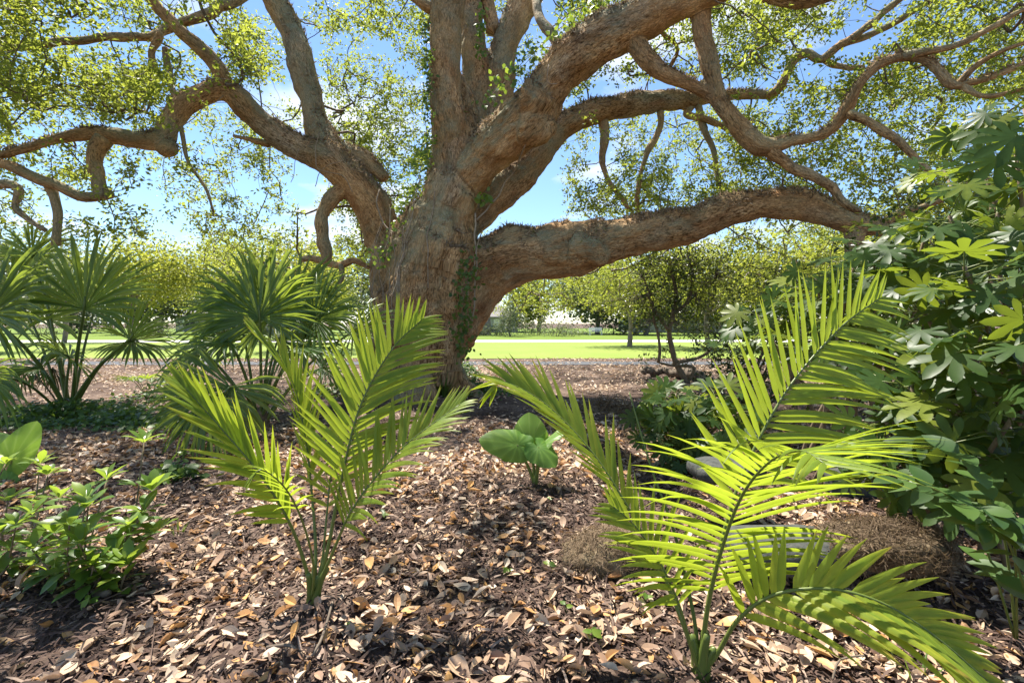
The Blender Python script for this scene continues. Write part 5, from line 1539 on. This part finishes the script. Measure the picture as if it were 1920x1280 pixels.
for k, (x, y, s, n, lab) in enumerate(sd):
    g = np.random.default_rng(950 + k)
    b = og(x, y, 0)
    t = thing('seedling', lab, 'plant', b, 'seedlings in the litter')
    m = MB(); m.add(*tube(np.array([b - [0, 0, .01], b + [.005, 0, s * .6], b + [.0, .005, s * 1.1]]), .0025, 5), tint=.7); m.build('stem', M['palm_rib'], t)
    for j in range(n):
        a = j * 2.4; el = R(g.uniform(5, 40))
        out = np.array([math.cos(a) * math.cos(el), math.sin(a) * math.cos(el), math.sin(el)])
        put(SEED[(k + j) % 3], 'leaf', t, b + [0, 0, s * (.6 + .5 * (j % 3) / 2)], out, np.array([0, 0, 1.0]) + g.normal(size=3) * .25 + [0, -.3, 0], s * g.uniform(.7, 1.1))

# ------------------------------------------------------------------ litter: dry oak leaves and shredded bark
def frustum_points(n, d0, d1, g, margin=1.12):
    d = np.sqrt(g.uniform(d0 * d0, d1 * d1, n))
    x = g.uniform(-1, 1, n) * d * 960 / FPX * margin
    return x, d
LIT = []
for k in range(8):
    fold, bend = [(.5, .3), (.9, .5), (-.3, .25), (.2, -.35), (1.1, .1), (.1, .1), (-.6, .5), (.6, -.2)][k]
    LIT.append(leaf_template((OBO if k % 2 else ELL)(.19 + .02 * (k % 4)), 5, fold, bend, 0))
def litter_frame(n, x, y, g, tilt):
    e = .05
    nx = -(gz(x + e, y) - gz(x - e, y)) / (2 * e); ny = -(gz(x, y + e) - gz(x, y - e)) / (2 * e)
    z = unit(np.stack([nx, ny, np.ones(n)], 1) + g.normal(size=(n, 3)) * tilt)
    a = g.uniform(0, 2 * math.pi, n)
    xx = np.stack([np.cos(a), np.sin(a), 0 * a], 1); xx = unit(xx - z * np.sum(xx * z, 1, keepdims=True))
    return np.stack([xx, np.cross(z, xx), z], -1)
def leaf_tints(n, g): return np.clip(np.where(g.random(n) < .30, g.normal(.9, .07, n), g.normal(.47, .17, n)), 0, 1)
def bare(x, y):
    """less litter on the fresh mulch rings"""
    k = np.ones(len(x))
    for mx, my, mh, mr in MOUNDS: k *= 1 - .85 * np.exp(-((x - mx) ** 2 + (y - my) ** 2) / (mr * .75) ** 2)
    p = np.stack([x, y, 0 * x], 1)
    return k * np.clip(.62 + .25 * np.clip((3.2 - y) / 1.2, 0, 1) + .85 * fbm(p * .9, 2, 55), .12, 1)
def litter():
    g = np.random.default_rng(31)
    x, y = frustum_points(33000, 1.35, 7.0, g)
    ok = g.random(len(x)) < bare(x, y); x, y = x[ok], y[ok]
    n = len(x)
    L = g.uniform(.045, .10, n) * np.where(g.random(n) < .15, 1.3, 1)
    order = np.argsort(y / L)                        # those that show largest first
    inview = (np.abs(x[order]) < y[order] * 1.04) & (y[order] > 2.0)
    first = order[inview][:300]
    rest = np.setdiff1d(order, first)
    rot = litter_frame(n, x, y, g, .28)
    z = gz(x, y) + .004 + g.random(n) ** 1.5 * .028
    pos = np.stack([x, y, z], 1) - rot[:, :, 0] * (L * .5)[:, None]
    ti = leaf_tints(n, g); ki = g.integers(0, 8, n)
    mb = MB()
    for k in range(8):
        s = rest[ki[rest] == k]
        scatter(mb, *LIT[k], pos[s], rot[s], np.stack([L[s], L[s] * g.uniform(.8, 1.25, len(s)), L[s] * g.uniform(.6, 1.5, len(s))], 1), ti[s])
    # farther off, smaller in the picture
    x, y = frustum_points(44000, 7.0, 20.3, g)
    far = np.clip(1.15 - (y - 7) / 22, .3, 1)
    ok = g.random(len(x)) < bare(x, y) * far; x, y = x[ok], y[ok]
    r = np.hypot(x + 1.98, y - 10.3); ok = r > 1.15; x, y = x[ok], y[ok]
    ok = ~((y > 17.0) & (y < 18.8) & (g.random(len(x)) < .7)); x, y = x[ok], y[ok]
    n2 = len(x)
    s = g.uniform(.06, .11, n2) * (1 + (y - 7) * .03)
    scatter(mb, *DIAMOND, np.stack([x, y, gz(x, y) + .012 + g.random(n2) * .02], 1), litter_frame(n2, x, y, g, .25), np.stack([s, s * .95, s * 2], 1), np.clip(leaf_tints(n2, g) * .5 + .36, 0, .79))
    mb.build('leaf_litter', M['dead_leaf'], smooth=False, kind='stuff', label='carpet of dry tan and brown oak leaves over the mulch', cat='leaf litter')
    # single leaves nearest the camera
    var = {}
    for i in first:
        key = (int(ki[i]), int(ti[i] * 7.99))
        if key not in var:
            me = mesh_np('fallen_leaf', LIT[key[0]][0], LIT[key[0]][1], False, np.full(len(LIT[key[0]][0]), (key[1] + .5) / 8)); me.materials.append(M['dead_leaf']); var[key] = me
        o = put(var[key], 'fallen_leaf', None, pos[i] + [0, 0, .008], rot[i][:, 0], rot[i][:, 2], L[i])
        o['label'] = 'curled dry brown oak leaf lying loose in the nearest strip of litter'
        o['category'] = 'leaf'; o['group'] = 'fallen leaves nearest the camera'
    # shredded bark
    x, y = frustum_points(34000, 1.3, 4.6, g)
    x2, y2 = frustum_points(13000, 4.6, 8.5, g); x, y = np.append(x, x2), np.append(y, y2)
    n = len(x)
    tv = np.array([[0, -.09, 0], [0, .09, .02], [.5, -.11, .06], [.5, .10, .09], [1, -.05, .0], [1, .06, .02]]); tf = [np.array([[0, 2, 3, 1], [2, 4, 5, 3]])]
    s = g.uniform(.02, .10, n)
    pos = np.stack([x, y, gz(x, y) + .003 + g.random(n) * .02], 1)
    mb = MB(); scatter(mb, tv, tf, pos, litter_frame(n, x, y, g, .3), np.stack([s, np.minimum(s * .9, .055), s], 1), np.clip(g.normal(.42, .3, n), 0, 1))
    # twiglets
    x, y = frustum_points(900, 1.5, 8, g); n = len(x)
    s = g.uniform(.08, .3, n)
    tv = np.array([[0, -.012, 0], [0, .012, .01], [.5, -.011, .03], [.5, .011, .05], [1, -.008, .0], [1, .008, .01]])
    scatter(mb, tv, tf, np.stack([x, y, gz(x, y) + .022], 1), litter_frame(n, x, y, g, .12), np.stack([s, s * .8, s], 1), g.uniform(.5, 1, n))
    mb.build('shredded_bark', M['mulch'], smooth=False, kind='stuff', label='dark shredded bark mulch showing between the leaves', cat='mulch')
litter()
